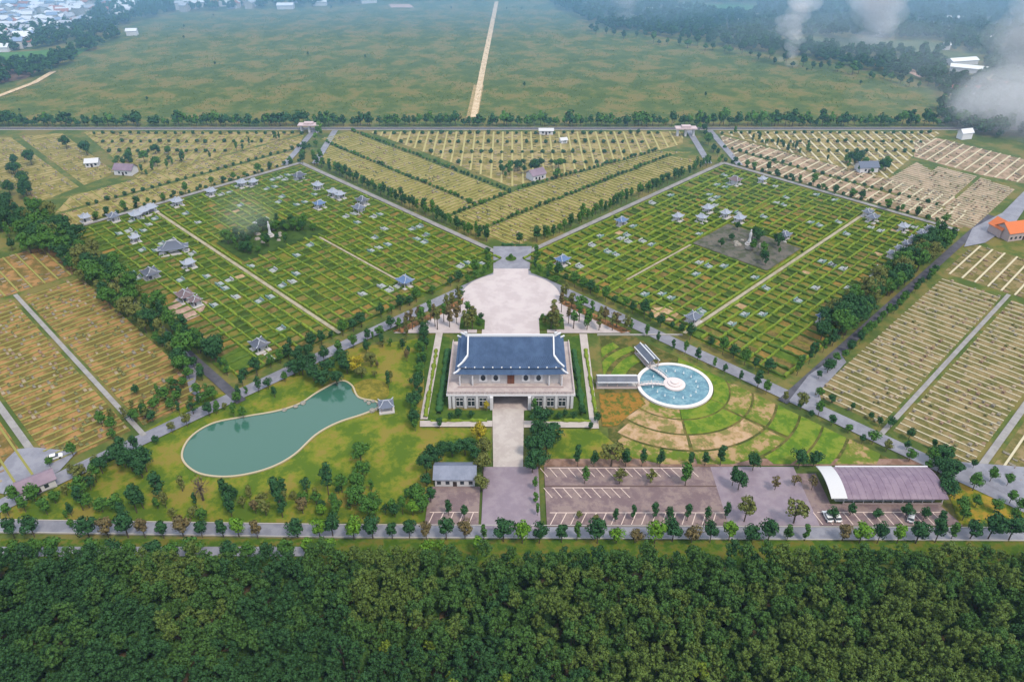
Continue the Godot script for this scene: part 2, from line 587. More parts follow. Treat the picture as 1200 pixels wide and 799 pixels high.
func garden(m: float, side: String, sq: Array) -> void:
	var turf := ground("turf", [Color(0.060, 0.105, 0.013), Color(0.095, 0.13, 0.016), Color(0.135, 0.145, 0.02), Color(0.17, 0.145, 0.032)], 120.0, 12.0)
	var f := sheet("burial_garden", abs4(230.5, 407, 90.5, 226, m), turf, 0.02, "square green burial garden of hedged plots on the %s side of the hall" % side, "burial garden")
	var soils := [plain("soil_orange", Color(0.23, 0.13, 0.045)), ground("soil_olive", [Color(0.12, 0.12, 0.03), Color(0.2, 0.15, 0.05)], 60, 4), ground("soil_brown", [Color(0.10, 0.085, 0.025), Color(0.18, 0.13, 0.045)], 60, 4), ground("grass_bright", [Color(0.06, 0.11, 0.015), Color(0.09, 0.14, 0.02)], 60, 5), ground("soil_pale", [Color(0.3, 0.2, 0.1), Color(0.42, 0.3, 0.18)], 60, 5), ground("grass_dark", [Color(0.035, 0.065, 0.012), Color(0.06, 0.09, 0.018)], 60, 4)]
	soils[0] = ground("soil_orange_n", [Color(0.15, 0.115, 0.03), Color(0.25, 0.155, 0.04)], 60, 5)
	var bl := [91.5, 101.8, 107.0, 112.0, 117.1, 122.2, 127.3, 132.4, 136.2, 141.3, 146.4, 151.5, 156.7, 161.8, 167.0, 171.5, 176.0, 179.4, 184.2, 189.0, 193.8, 198.5, 203.5, 208.5, 213.0, 217.5, 224.6]
	var al := []
	var a := 232.0
	while a < 407.0:
		al.append(a)
		a += 5.2
	var n1 := FastNoiseLite.new()
	n1.seed = 5 if m > 0 else 9
	n1.frequency = 0.035
	# which cells are open ground
	var in_sq := func(x: float, y: float) -> bool: return x > sq[0] and x < sq[1] and y > sq[2] and y < sq[3]
	# hedges across (dark) and along (bright)
	for x in al:
		var run = null
		for k in bl.size() - 1:
			var gap: bool = (bl[k + 1] - bl[k] < 4.0) or in_sq.call(x, (bl[k] + bl[k + 1]) / 2) or rng.randf() < 0.05
			if gap:
				if run != null:
					hedge(v2(ab(x, run, m)), v2(ab(x, bl[k], m)), 1.0, 1.05, "hedge_dark", "dark green hedge crossing the %s burial garden between grave plots" % side, "cross hedges of the %s burial garden" % side)
				run = null
			elif run == null:
				run = bl[k]
		if run != null:
			hedge(v2(ab(x, run, m)), v2(ab(x, bl[-1], m)), 1.0, 1.05, "hedge_dark", "dark green hedge crossing the %s burial garden between grave plots" % side, "cross hedges of the %s burial garden" % side)
	for y in bl:
		var run = null
		for k in al.size() - 1:
			var gap: bool = in_sq.call((al[k] + al[k + 1]) / 2, y) or rng.randf() < 0.02
			if gap:
				if run != null:
					hedge(v2(ab(run, y, m)), v2(ab(al[k], y, m)), 0.95, 1.1, "hedge", "bright green hedge running the length of the %s burial garden" % side, "long hedges of the %s burial garden" % side)
				run = null
			elif run == null:
				run = al[k]
		if run != null:
			hedge(v2(ab(run, y, m)), v2(ab(al[-1], y, m)), 0.95, 1.1, "hedge", "bright green hedge running the length of the %s burial garden" % side, "long hedges of the %s burial garden" % side)
	# plots and graves
	var plots := 0
	for i in al.size() - 1:
		for k in bl.size() - 1:
			if bl[k + 1] - bl[k] < 4.0: continue
			var ca: float = (al[i] + al[i + 1]) / 2
			var cb: float = (bl[k] + bl[k + 1]) / 2
			if in_sq.call(ca, cb): continue
			var v := n1.get_noise_2d(ca * 1.7, cb * 1.7)
			var edge: bool = i < 2 and cb < 200 or (k < 1 and i < 19)
			if plots < 290 and (rng.randf() < 0.36 or edge):
				plots += 1
				var si: int = [1, 1, 2, 3, 5, 0, 2, 5][rng.randi() % 8]
				if edge: si = [0, 0, 1, 2, 2, 3][rng.randi() % 6]
				if rng.randf() < 0.015: si = 4
				part(f, "plot", flat_mesh([abs4(al[i] + 0.6, al[i + 1] - 0.6, bl[k] + 0.6, bl[k + 1] - 0.6, m)], 0.145), soils[si])
			if not edge and rng.randf() < 0.085 + v * 0.2:
				for q in (2 if rng.randf() < 0.3 else 1):
					family_grave(ab(ca, cb + (rnd(-0.4, 0.4) if q == 0 else 5.1), m, 0.12), m * PI / 4 + (PI if rng.randf() < 0.5 else 0.0), rng.randf() < 0.35, "family graves")
	# paths
	var pale := ground("path_pale", [Color(0.28, 0.25, 0.17), Color(0.36, 0.32, 0.24)], 60, 6)
	sheet("garden_path", abs4(231, 405, 133.5, 135.1, m), pale, 0.2, "pale footpath through the middle of the %s burial garden" % side, "path")
	sheet("garden_path", abs4(250, sq[0] - 2, 177.2, 178.3, m), pale, 0.2, "narrow pale footpath leading to the monument of the %s burial garden" % side, "path")
	# monument square
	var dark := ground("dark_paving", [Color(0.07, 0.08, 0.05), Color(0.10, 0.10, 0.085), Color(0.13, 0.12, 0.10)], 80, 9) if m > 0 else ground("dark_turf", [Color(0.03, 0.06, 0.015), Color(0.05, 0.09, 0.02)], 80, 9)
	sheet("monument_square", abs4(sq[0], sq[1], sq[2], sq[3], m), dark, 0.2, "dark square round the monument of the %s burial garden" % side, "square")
	var c := ab((sq[0] + sq[1]) / 2 + 2.0, (sq[2] + sq[3]) / 2, m)
	var o := thing("monument", "slim white monument on rocks in the dark square of the %s garden" % side, "monument", c)
	var st := begin()
	lathe(st, Vector3.ZERO, [Vector2(2.0, 0), Vector2(2.0, 0.7), Vector2(1.4, 0.7), Vector2(1.4, 1.5), Vector2(0, 1.5)], 12)
	part(o, "pedestal", done(st), plain("pale_stone", Color(0.5, 0.48, 0.47)))
	st = begin()
	lathe(st, Vector3(0, 1.5, 0), [Vector2(0.7, 0), Vector2(0.8, 0.6), Vector2(0.5, 2.2), Vector2(0.65, 4.0), Vector2(0.55, 5.0), Vector2(0.25, 5.5), Vector2(0.38, 6.0), Vector2(0.3, 6.6), Vector2(0.0, 6.9)], 14)
	part(o, "statue", done(st), plain("statue_white", Color(0.5, 0.51, 0.53)))
	for i in 7:
		var t := TAU * i / 7.0 + rnd(-0.3, 0.3)
		rock(c + Vector3(cos(t), 0, sin(t)) * rnd(4.5, 8.0), rnd(0.8, 1.8), "pale boulder lying round the monument of the %s garden" % side, "boulders round the %s monument" % side)
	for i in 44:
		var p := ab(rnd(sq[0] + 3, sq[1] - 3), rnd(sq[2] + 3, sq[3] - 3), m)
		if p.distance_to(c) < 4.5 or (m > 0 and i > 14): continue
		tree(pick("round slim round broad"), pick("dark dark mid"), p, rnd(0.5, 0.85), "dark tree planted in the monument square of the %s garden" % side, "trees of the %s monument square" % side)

func rock(p: Vector3, s: float, label: String, group: String) -> void:
	var st := begin()
	var r := RandomNumberGenerator.new()
	r.seed = int(p.x * 91.0 + p.z * 17.0)
	var rad := []
	for j in 4:
		var ring := []
		for i in 7: ring.append(r.randf_range(0.8, 1.15) * [1.0, 1.05, 0.75, 0.15][j])
		rad.append(ring)
	for j in 3:
		for i in 7:
			var q := []
			for e in [[i, j], [i, j + 1], [i + 1, j + 1], [i + 1, j]]:
				var t: float = TAU * e[0] / 7.0
				q.append(Vector3(cos(t) * s * rad[e[1]][e[0] % 7], [0.0, 0.4, 0.85, 1.05][e[1]] * s, sin(t) * s * rad[e[1]][e[0] % 7]))
			quad(st, q[0], q[1], q[2], q[3])
	var o := top("boulder", done(st), plain("boulder", Color(0.27, 0.25, 0.22)), label, "boulder", group)
	o.position = Vector3(p.x, 0.0, p.z)

# ------------------------------------------------------------------ the hall
func hall() -> void:
	var o := thing("memorial_hall", "large grey walled memorial hall with sweeping blue tiled roof on the axis", "hall", Vector3(-0.4, 0, -210.0))
	var stone := ground("hall_stone", [Color(0.40, 0.38, 0.39), Color(0.48, 0.45, 0.45)], 40, 6, 0.8, 0.0)
	var white := plain("hall_white", Color(0.60, 0.59, 0.61))
	var glass := plain("dark_glass", Color(0.03, 0.04, 0.05), 0.2)
	var tile := ground("blue_tile", [Color(0.05, 0.085, 0.155), Color(0.06, 0.098, 0.18), Color(0.07, 0.115, 0.205)], 40, 7, 0.6, 0.0)
	var wood := plain("red_wood", Color(0.17, 0.07, 0.045))
	var floor_m := ground("terrace_stone", [Color(0.38, 0.32, 0.31), Color(0.46, 0.40, 0.38)], 40, 5)
	# ground storey
	for s in [[-21.4, -6.6], [6.4, 21.4]]:
		part(o, "wall", bx(s[0], s[1], 0, 5.4, -33.0, -0.9), stone)
	part(o, "wall", bx(-6.6, 6.4, 0, 5.4, -33.0, -7.0), stone)
	part(o, "porch_ceiling", bx(-6.6, 6.4, 4.9, 5.4, -7.0, -0.9), stone)
	for s in [-1, 1]:
		for k in 3:
			var x: float = s * (9.6 + k * 4.0)
			var w := part(o, "window", bx(x - 1.15, x + 1.15, 0.8, 4.3, -0.9, -0.78), glass)
			var fr := begin()
			for xx in [x - 1.25, x, x + 1.25]: box(fr, Vector3(xx, 2.6, -0.74), Vector3(0.16, 3.7, 0.22))
			for yy in [0.75, 3.1, 4.4]: box(fr, Vector3(x, yy, -0.73), Vector3(2.66, 0.16, 0.2))
			part(w, "frame", done(fr), white)
		for k in 5:
			var x: float = s * (7.6 + k * 4.0) if k < 4 else s * 21.5
			if k == 4: x = s * 21.0
			part(o, "pilaster", bx(x - 0.45, x + 0.45, 0, 5.3, -0.9, -0.35), white)
		part(o, "porch_column", bx(s * 6.5 - 0.55 - 0.1, s * 6.5 + 0.55 - 0.1, 0, 5.4, -0.9, 0.6), white)
	for k in 3:
		var d := part(o, "entrance_door", bx(-4.8 + k * 3.3, -2.2 + k * 3.3, 0, 3.6, -7.0, -6.9), wood if k == 1 else glass)
		part(d, "door_frame", bx(-4.9 + k * 3.3, -2.1 + k * 3.3, 3.6, 3.85, -7.0, -6.82), white)
	part(o, "porch_step", bx(-6.0, 5.8, 0, 0.3, -6.9, 0.8), floor_m)
	part(o, "cornice", bx(-22.0, 22.0, 5.4, 6.0, -33.6, -0.3), white)
	part(o, "terrace", bx(-21.7, 21.7, 6.0, 6.2, -33.3, -0.6), floor_m)
	# balustrade round the terrace
	for e in [[-21.6, 21.6, -0.75, -0.75], [-21.6, -21.6, -33.1, -0.75], [21.6, 21.6, -33.1, -0.75]]:
		var st := begin()
		bar(st, Vector3(e[0], 7.05, e[2]), Vector3(e[1], 7.05, e[3]), 0.28, 0.2)
		var l := Vector2(e[1] - e[0], e[3] - e[2]).length()
		for i in int(l / 1.5) + 1:
			box(st, Vector3(lerpf(e[0], e[1], i * 1.5 / l), 6.6, lerpf(e[2], e[3], i * 1.5 / l)), Vector3(0.22, 0.8, 0.22))
		part(o, "balustrade", done(st), plain("rose_stone", Color(0.42, 0.34, 0.33)))
	# upper storey
	part(o, "upper_wall", bx(-17.2, 17.2, 6.2, 11.6, -27.0, -6.6), stone)
	for x in [-17.6, -13.2, 13.2, 17.6]:
		for z in [-5.5, -28.1]:
			var st := begin()
			tube(st, Vector3(x, 6.2, z), Vector3(x, 10.4, z), 0.3, 0.27, 10)
			part(o, "column", done(st), white)
	part(o, "railing", bx(-18.2, 18.2, 6.2, 6.8, -4.2, -4.0), plain("rose_stone", Color(0.42, 0.34, 0.33)))
	for x in [-9.6, -5.2, 5.2, 9.6]:
		var sur := begin()
		box(sur, Vector3(x, 8.7, -6.55), Vector3(2.9, 3.3, 0.12))
		part(o, "window_surround", done(sur), white)
		var w := begin()
		for k in 12:
			var t0 := TAU * k / 12.0
			var t1 := TAU * (k + 1) / 12.0
			tri(w, Vector3(x, 8.7, -6.44), Vector3(x + sin(t0) * 0.85, 8.7 + cos(t0) * 1.25, -6.44), Vector3(x + sin(t1) * 0.85, 8.7 + cos(t1) * 1.25, -6.44))
		part(o, "window", done(w), glass)
	var dr := part(o, "upper_door", bx(-1.2, 1.2, 6.2, 9.8, -6.6, -6.42), wood)
	part(dr, "door_leaf_joint", bx(-0.05, 0.05, 6.4, 9.7, -6.42, -6.38), plain("dark_wood", Color(0.05, 0.035, 0.03)))
	# roofs
	var c := Vector3(0, 0, -16.8)
	var st := begin()
	skirt_roof(st, c, 17.3, 9.9, 19.3, 11.7, 12.4, 10.9, 0.35, 1.2)
	var low := part(o, "lower_roof", done(st), tile)
	part(o, "roof_band", bx(-17.1, 17.1, 11.6, 13.2, -26.6, -7.0), stone)
	st = begin()
	skirt_roof(st, c, 14.9, 6.6, 18.0, 10.6, 15.3, 12.9, 0.4, 1.2)
	var prof := []
	for i in 7:
		var t := i / 6.0
		prof.append(Vector2(6.6 * t, lerpf(19.3, 15.3, 1.0 - pow(1.0 - t, 1.12))))
	for s in [1.0, -1.0]:
		for i in 6:
			var p: Vector2 = prof[i]
			var q: Vector2 = prof[i + 1]
			var a := c + Vector3(-14.9 * s, p.y, p.x * s)
			var b := c + Vector3(14.9 * s, p.y, p.x * s)
			var d := c + Vector3(14.9 * s, q.y, q.x * s)
			var e := c + Vector3(-14.9 * s, q.y, q.x * s)
			quad(st, e, a, b, d)
	var up := part(o, "upper_roof", done(st), tile)
	st = begin()
	for k in 46:
		var x := -14.4 + k * 0.64
		for z in [1.0, -1.0]:
			bar(st, c + Vector3(x, prof[0].y + 0.02, 0), c + Vector3(x, prof[3].y + 0.02, prof[3].x * z), 0.16, 0.12)
			bar(st, c + Vector3(x, prof[3].y + 0.02, prof[3].x * z), c + Vector3(x, prof[6].y + 0.02, prof[6].x * z), 0.16, 0.12)
			bar(st, c + Vector3(x, prof[6].y + 0.02, prof[6].x * z), c + Vector3(x * 1.2, 12.94, 10.55 * z), 0.16, 0.12)
	part(up, "tile_rolls", done(st), tile).set_meta("kind", "stuff")
	st = begin()
	for s in [1.0, -1.0]:
		for i in 6:
			for z in [1.0, -1.0]:
				var p: Vector2 = prof[i]
				var q: Vector2 = prof[i + 1]
				quad(st, c + Vector3(14.6 * s, p.y - 0.1, 0), c + Vector3(14.6 * s, p.y - 0.1, p.x * z), c + Vector3(14.6 * s, q.y - 0.1, q.x * z), c + Vector3(14.6 * s, q.y - 0.1, 0))
	part(up, "gable", done(st), stone)
	var rw := plain("ridge_white", Color(0.62, 0.63, 0.66))
	st = begin()
	bar(st, c + Vector3(-15.4, 19.5, 0), c + Vector3(15.4, 19.5, 0), 0.55, 0.8)
	part(up, "main_ridge", done(st), rw)
	for s in [-1.0, 1.0]:
		st = begin()
		box(st, c + Vector3(15.5 * s, 20.0, 0), Vector3(0.6, 1.6, 0.7))
		box(st, c + Vector3(15.8 * s, 20.7, 0), Vector3(0.8, 0.4, 0.5))
		part(up, "ridge_ornament", done(st), rw)
		for z in [1.0, -1.0]:
			st = begin()
			for i in 6:
				bar(st, c + Vector3(14.9 * s, prof[i].y + 0.2, prof[i].x * z), c + Vector3(14.9 * s, prof[i + 1].y + 0.2, prof[i + 1].x * z), 0.5, 0.45)
			bar(st, c + Vector3(14.9 * s, 15.5, 6.6 * z), c + Vector3(16.4 * s, 14.2, 8.5 * z), 0.6, 0.55)
			bar(st, c + Vector3(16.4 * s, 14.2, 8.5 * z), c + Vector3(18.2 * s, 13.7, 10.8 * z), 0.5, 0.45)
			part(up, "hip_ridge", done(st), rw)
			st = begin()
			bar(st, c + Vector3(17.3 * s, 12.6, 9.9 * z), c + Vector3(18.3 * s, 11.8, 10.8 * z), 0.5, 0.45)
			bar(st, c + Vector3(18.3 * s, 11.8, 10.8 * z), c + Vector3(19.6 * s, 11.7, 12.0 * z), 0.5, 0.4)
			part(low, "hip_ridge", done(st), rw)
	for i in 11:
		st = begin()
		box(st, c + Vector3(-15.5 + i * 3.1, 13.15, 10.45), Vector3(0.45, 0.4, 0.35))
		part(up, "eave_ornament", done(st), rw)

# ------------------------------------------------------------------ pool and garden of rings
func ring_seg(c: Vector2, r0: float, r1: float, t0: float, t1: float) -> PackedVector2Array:
	var out := PackedVector2Array()
	var n := maxi(4, int(absf(t1 - t0) / 5.0))
	for i in n + 1:
		var t := deg_to_rad(lerpf(t0, t1, float(i) / n))
		out.append(c + Vector2(cos(t), sin(t)) * r1)
	for i in n + 1:
		var t := deg_to_rad(lerpf(t1, t0, float(i) / n))
		out.append(c + Vector2(cos(t), sin(t)) * r0)
	return out

func pool_garden() -> void:
	var c := Vector2(58.3, -223.6)
	var bright := ground("ring_lawn", [Color(0.08, 0.15, 0.016), Color(0.125, 0.19, 0.02), Color(0.17, 0.21, 0.03)], 80, 7)
	var tan_ := ground("ring_bare", [Color(0.17, 0.16, 0.05), Color(0.33, 0.22, 0.11), Color(0.42, 0.29, 0.18)], 80, 9)
	var mixed := ground("ring_patchy", [Color(0.10, 0.15, 0.02), Color(0.16, 0.17, 0.035), Color(0.34, 0.23, 0.12)], 80, 10)
	var dark := ground("ring_base", [Color(0.06, 0.075, 0.018), Color(0.10, 0.10, 0.028), Color(0.15, 0.12, 0.04)], 80, 8)
	var area := PackedVector2Array([Vector2(34.8, -258), Vector2(46.5, -258), Vector2(125, -179.5), Vector2(118, -182), Vector2(31, -182), Vector2(31.5, -190)])
	sheet("ring_garden", area, dark, 0.02, "olive ground of the ring garden round the pool", "garden")
	var segs := [[14.0, 19.2, -75, 35, bright], [14.0, 19.2, 36, 92, bright], [14.0, 19.2, 93, 150, mixed],
		[19.8, 27.0, -75, -4, bright], [19.8, 27.0, -2, 41, mixed], [19.8, 27.0, 43, 91, bright], [19.8, 27.0, 93, 137, tan_],
		[27.8, 35.0, -65, -4, bright], [27.8, 35.0, -2, 41, mixed], [27.8, 35.0, 43, 90, tan_], [27.8, 35.0, 92, 132, tan_],
		[35.9, 43.0, -4, 41, bright], [35.9, 43.0, 43, 90, mixed], [35.9, 43.0, 92, 128, mixed],
		[43.9, 50.8, -4, 60, bright], [51.6, 59.0, 0, 60, bright], [60.0, 70.0, 10, 60, mixed],
		[18.0, 23.0, 190, 246, bright], [25.0, 28.5, 186, 244, bright], [30.0, 34.0, 190, 236, bright], [14.0, 17.0, 188, 240, dark]]
	for s in segs:
		for poly in Geometry2D.intersect_polygons(ring_seg(c, s[0], s[1], s[2], s[3]), area):
			sheet("lawn_terrace", poly, s[4], 0.06, "curved terrace of lawn or bare soil in the ring garden", "lawn").set_meta("group", "curved terraces of the ring garden")
	sheet("flower_bed", pxs([702, 461, 748, 461, 757, 474, 742, 483, 722, 500, 706, 500]), ground("bed_orange", [Color(0.09, 0.11, 0.02), Color(0.22, 0.13, 0.025), Color(0.27, 0.14, 0.03)], 40, 4), 0.1, "orange brown planting bed beside the covered walk to the pool", "flower bed")
	# pool
	var o := thing("round_pool", "round blue pool with wide white rim in the ring garden", "pool", Vector3(c.x, 0, c.y))
	var st := begin()
	lathe(st, Vector3.ZERO, [Vector2(13.6, 0), Vector2(13.6, 0.75), Vector2(12.3, 0.75), Vector2(12.3, 0.1)], 64)
	part(o, "rim", done(st), plain("pool_rim", Color(0.66, 0.63, 0.62)))
	st = begin()
	lathe(st, Vector3.ZERO, [Vector2(12.4, 0.45), Vector2(0, 0.45)], 64)
	var wt := ground("pool_water", [Color(0.065, 0.17, 0.23), Color(0.08, 0.20, 0.26), Color(0.10, 0.235, 0.29), Color(0.15, 0.28, 0.33)], 40, 5, 0.08, 0.8)  # paler patches put the sparkle of the water into its colour
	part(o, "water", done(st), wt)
	st = begin()
	lathe(st, Vector3.ZERO, [Vector2(3.9, 0.2), Vector2(3.9, 1.0), Vector2(3.3, 1.1), Vector2(2.4, 1.15), Vector2(2.4, 1.5), Vector2(1.3, 1.6), Vector2(1.3, 2.0), Vector2(0, 2.1)], 40)
	part(o, "island", done(st), plain("island_stone", Color(0.62, 0.55, 0.54)))
	for i in 16:
		var t := TAU * i / 16.0 + 0.2
		st = begin()
		lathe(st, Vector3(cos(t) * 8.2, 0.4, sin(t) * 8.2), [Vector2(0.22, 0), Vector2(0.3, 0.3), Vector2(0.14, 0.7), Vector2(0.05, 1.3)], 8)
		part(o, "fountain_jet", done(st), plain("foam", Color(0.75, 0.8, 0.82), 0.4))
	# foot bridges to the island and the covered walks that lead to them
	for e in [[Vector3(-13.0, 0, 0.6), Vector3(-3.4, 0, 0.4), "arched white footbridge crossing the pool from the straight covered walk"], [Vector3(-7.4, 0, -10.6), Vector3(-2.0, 0, -3.0), "arched white footbridge crossing the pool from the slanting covered walk"]]:
		var b := thing("footbridge", e[2], "footbridge", Vector3(c.x, 0, c.y))
		var dk := begin()
		var rls := [begin(), begin()]
		var n := 8
		for i in n:
			var p0: Vector3 = e[0].lerp(e[1], i / float(n)) + Vector3(0, 0.75 + 0.7 * sin(PI * i / n), 0)
			var p1: Vector3 = e[0].lerp(e[1], (i + 1) / float(n)) + Vector3(0, 0.75 + 0.7 * sin(PI * (i + 1) / n), 0)
			bar(dk, p0, p1, 1.2, 0.2)
			var sd: Vector3 = (e[1] - e[0]).normalized().cross(Vector3.UP) * 0.62
			for s in [-1, 1]:
				bar(rls[(s + 1) / 2], p0 + sd * s + Vector3(0, 0.75, 0), p1 + sd * s + Vector3(0, 0.7, 0), 0.1, 0.1)
				box(rls[(s + 1) / 2], p0 + sd * s + Vector3(0, 0.4, 0), Vector3(0.12, 0.8, 0.12))
		part(b, "deck", done(dk), plain("island_stone", Color(0.62, 0.55, 0.54)))
		for rl in rls: part(b, "railing", done(rl), plain("pool_rim", Color(0.66, 0.63, 0.62)))
	covered_walk(v2(px(699, 452)), v2(px(746, 452)), "straight covered walk with dark tiled roof between lawn and pool")
	covered_walk(v2(px(749, 413)), v2(px(766, 432)), "short slanting covered walk with dark tiled roof above the pool")

func covered_walk(a: Vector2, b: Vector2, label: String) -> void:
	var o := thing("covered_walk", label, "covered walk")
	var d := (b - a).normalized()
	var s := Vector2(-d.y, d.x)
	var st := begin()
	for k in [-1.0, 1.0]:
		var p0 := Vector3(a.x, 4.4, a.y)
		var p1 := Vector3(b.x, 4.4, b.y)
		var off: Vector3 = Vector3(s.x, 0, s.y) * 2.3 * k + Vector3(0, -1.3, 0)
		if k > 0: quad(st, p0, p0 + off, p1 + off, p1)
		else: quad(st, p0, p1, p1 + off, p0 + off)
	var rf := part(o, "roof", done(st), ground("walk_tile", [Color(0.055, 0.07, 0.10), Color(0.085, 0.10, 0.14)], 40, 5, 0.5, 0.0))
	st = begin()
	bar(st, Vector3(a.x, 4.5, a.y), Vector3(b.x, 4.5, b.y), 0.4, 0.35)
	for k in [-1.0, 1.0]:
		bar(st, Vector3(a.x + s.x * 2.3 * k, 3.1, a.y + s.y * 2.3 * k), Vector3(b.x + s.x * 2.3 * k, 3.1, b.y + s.y * 2.3 * k), 0.3, 0.25)
	part(rf, "ridge", done(st), plain("ridge_white", Color(0.62, 0.63, 0.66)))
	var n := int(a.distance_to(b) / 3.2)
	for i in n + 1:
		for k in [-1.0, 1.0]:
			var p: Vector2 = a.lerp(b, float(i) / n) + s * 1.7 * k
			part(o, "column", bx(p.x - 0.15, p.x + 0.15, 0, 3.3, p.y - 0.15, p.y + 0.15), plain("rose_stone", Color(0.42, 0.34, 0.33)))
	part(o, "floor", flat_mesh([band([a, b], 4.2)], 0.262), plain("pale_stone", Color(0.5, 0.48, 0.47)))
	var lw := part(o, "low_wall", wall_along([a + s * 1.7, b + s * 1.7], 0.25, 0.0, 0.9), plain("rose_stone", Color(0.42, 0.34, 0.33)))
	lw.name = "low_wall"

# ------------------------------------------------------------------ car parks
func stalls(parent: Node, x0: float, x1: float, z0: float, z1: float, pitch: float, slant: float) -> void:
	var n := int((x1 - x0) / pitch)
	var paint := plain("road_paint", Color(0.62, 0.5, 0.44))
	for i in n + 1:
		var x := x0 + i * pitch
		part(parent, "bay_line", flat_mesh([PackedVector2Array([Vector2(x + slant - 0.13, z0), Vector2(x + slant + 0.13, z0), Vector2(x + 0.13, z1), Vector2(x - 0.13, z1)])], 0.43), paint)
	part(parent, "bay_line", flat_mesh([rect(x0, x1 + slant, z0 - 0.13, z0 + 0.13)], 0.434), paint)

func car(p: Vector3, turn: float, c: Color, label: String) -> void:
	var o := thing("parked_car", label, "car", Vector3(p.x, 0.42, p.z), turn, "cars in the car park by the long building")
	var paint := plain("car_" + str(c), c, 0.3)
	var st := begin()
	var w := 0.88
	var lower := [Vector2(-2.15, 0.35), Vector2(-2.2, 0.7), Vector2(-1.95, 0.92), Vector2(1.0, 0.98), Vector2(2.0, 0.82), Vector2(2.2, 0.6), Vector2(2.15, 0.35)]
	extrude(st, lower, w)
	part(o, "body", done(st), paint)
	st = begin()
	extrude(st, [Vector2(-1.9, 0.9), Vector2(-1.45, 1.42), Vector2(0.25, 1.46), Vector2(1.1, 0.95)], w * 0.88)
	var cab := part(o, "cabin", done(st), plain("dark_glass", Color(0.03, 0.04, 0.05), 0.2))
	part(cab, "roof", bx(-1.4, 0.25, 1.45, 1.5, -w * 0.84, w * 0.84), paint)
	for sx in [-1.35, 1.35]:
		for sz in [-1, 1]:
			st = begin()
			tube(st, Vector3(sx, 0.33, sz * (w - 0.2)), Vector3(sx, 0.33, sz * (w + 0.02)), 0.33, 0.33, 12)
			lathe_cap(st, Vector3(sx, 0.33, sz * (w + 0.02)), 0.33, sz)
			part(o, "wheel", done(st), plain("tyre", Color(0.02, 0.02, 0.02)))
	for sz in [-0.6, 0.6]:
		part(o, "headlight", bx(2.12, 2.2, 0.6, 0.74, sz - 0.2, sz + 0.2), plain("lamp_glass", Color(0.7, 0.7, 0.7), 0.2))
		part(o, "tail_light", bx(-2.21, -2.14, 0.68, 0.84, sz - 0.18, sz + 0.18), plain("red_lens", Color(0.35, 0.02, 0.02), 0.3))

func lathe_cap(st: SurfaceTool, c: Vector3, r: float, s: float) -> void:
	for i in 12:
		var a := c + Vector3(cos(TAU * i / 12) * r, sin(TAU * i / 12) * r, 0)
		var b := c + Vector3(cos(TAU * (i + 1) / 12) * r, sin(TAU * (i + 1) / 12) * r, 0)
		if s > 0: tri(st, c, b, a)
		else: tri(st, c, a, b)

func extrude(st: SurfaceTool, prof: Array, w: float) -> void:
	var n := prof.size()
	for i in n:
		var p: Vector2 = prof[i]
		var q: Vector2 = prof[(i + 1) % n]
		quad(st, Vector3(p.x, p.y, w), Vector3(p.x, p.y, -w), Vector3(q.x, q.y, -w), Vector3(q.x, q.y, w))
	var idx := Geometry2D.triangulate_polygon(PackedVector2Array(prof))
	for i in range(0, idx.size(), 3):
		for s in [1.0, -1.0]:
			var t := [prof[idx[i]], prof[idx[i + 1]], prof[idx[i + 2]]]
			var cr: float = (t[1] - t[0]).cross(t[2] - t[0])
			if (cr > 0.0) == (s > 0.0): t.reverse()
			tri(st, Vector3(t[0].x, t[0].y, w * s), Vector3(t[1].x, t[1].y, w * s), Vector3(t[2].x, t[2].y, w * s))

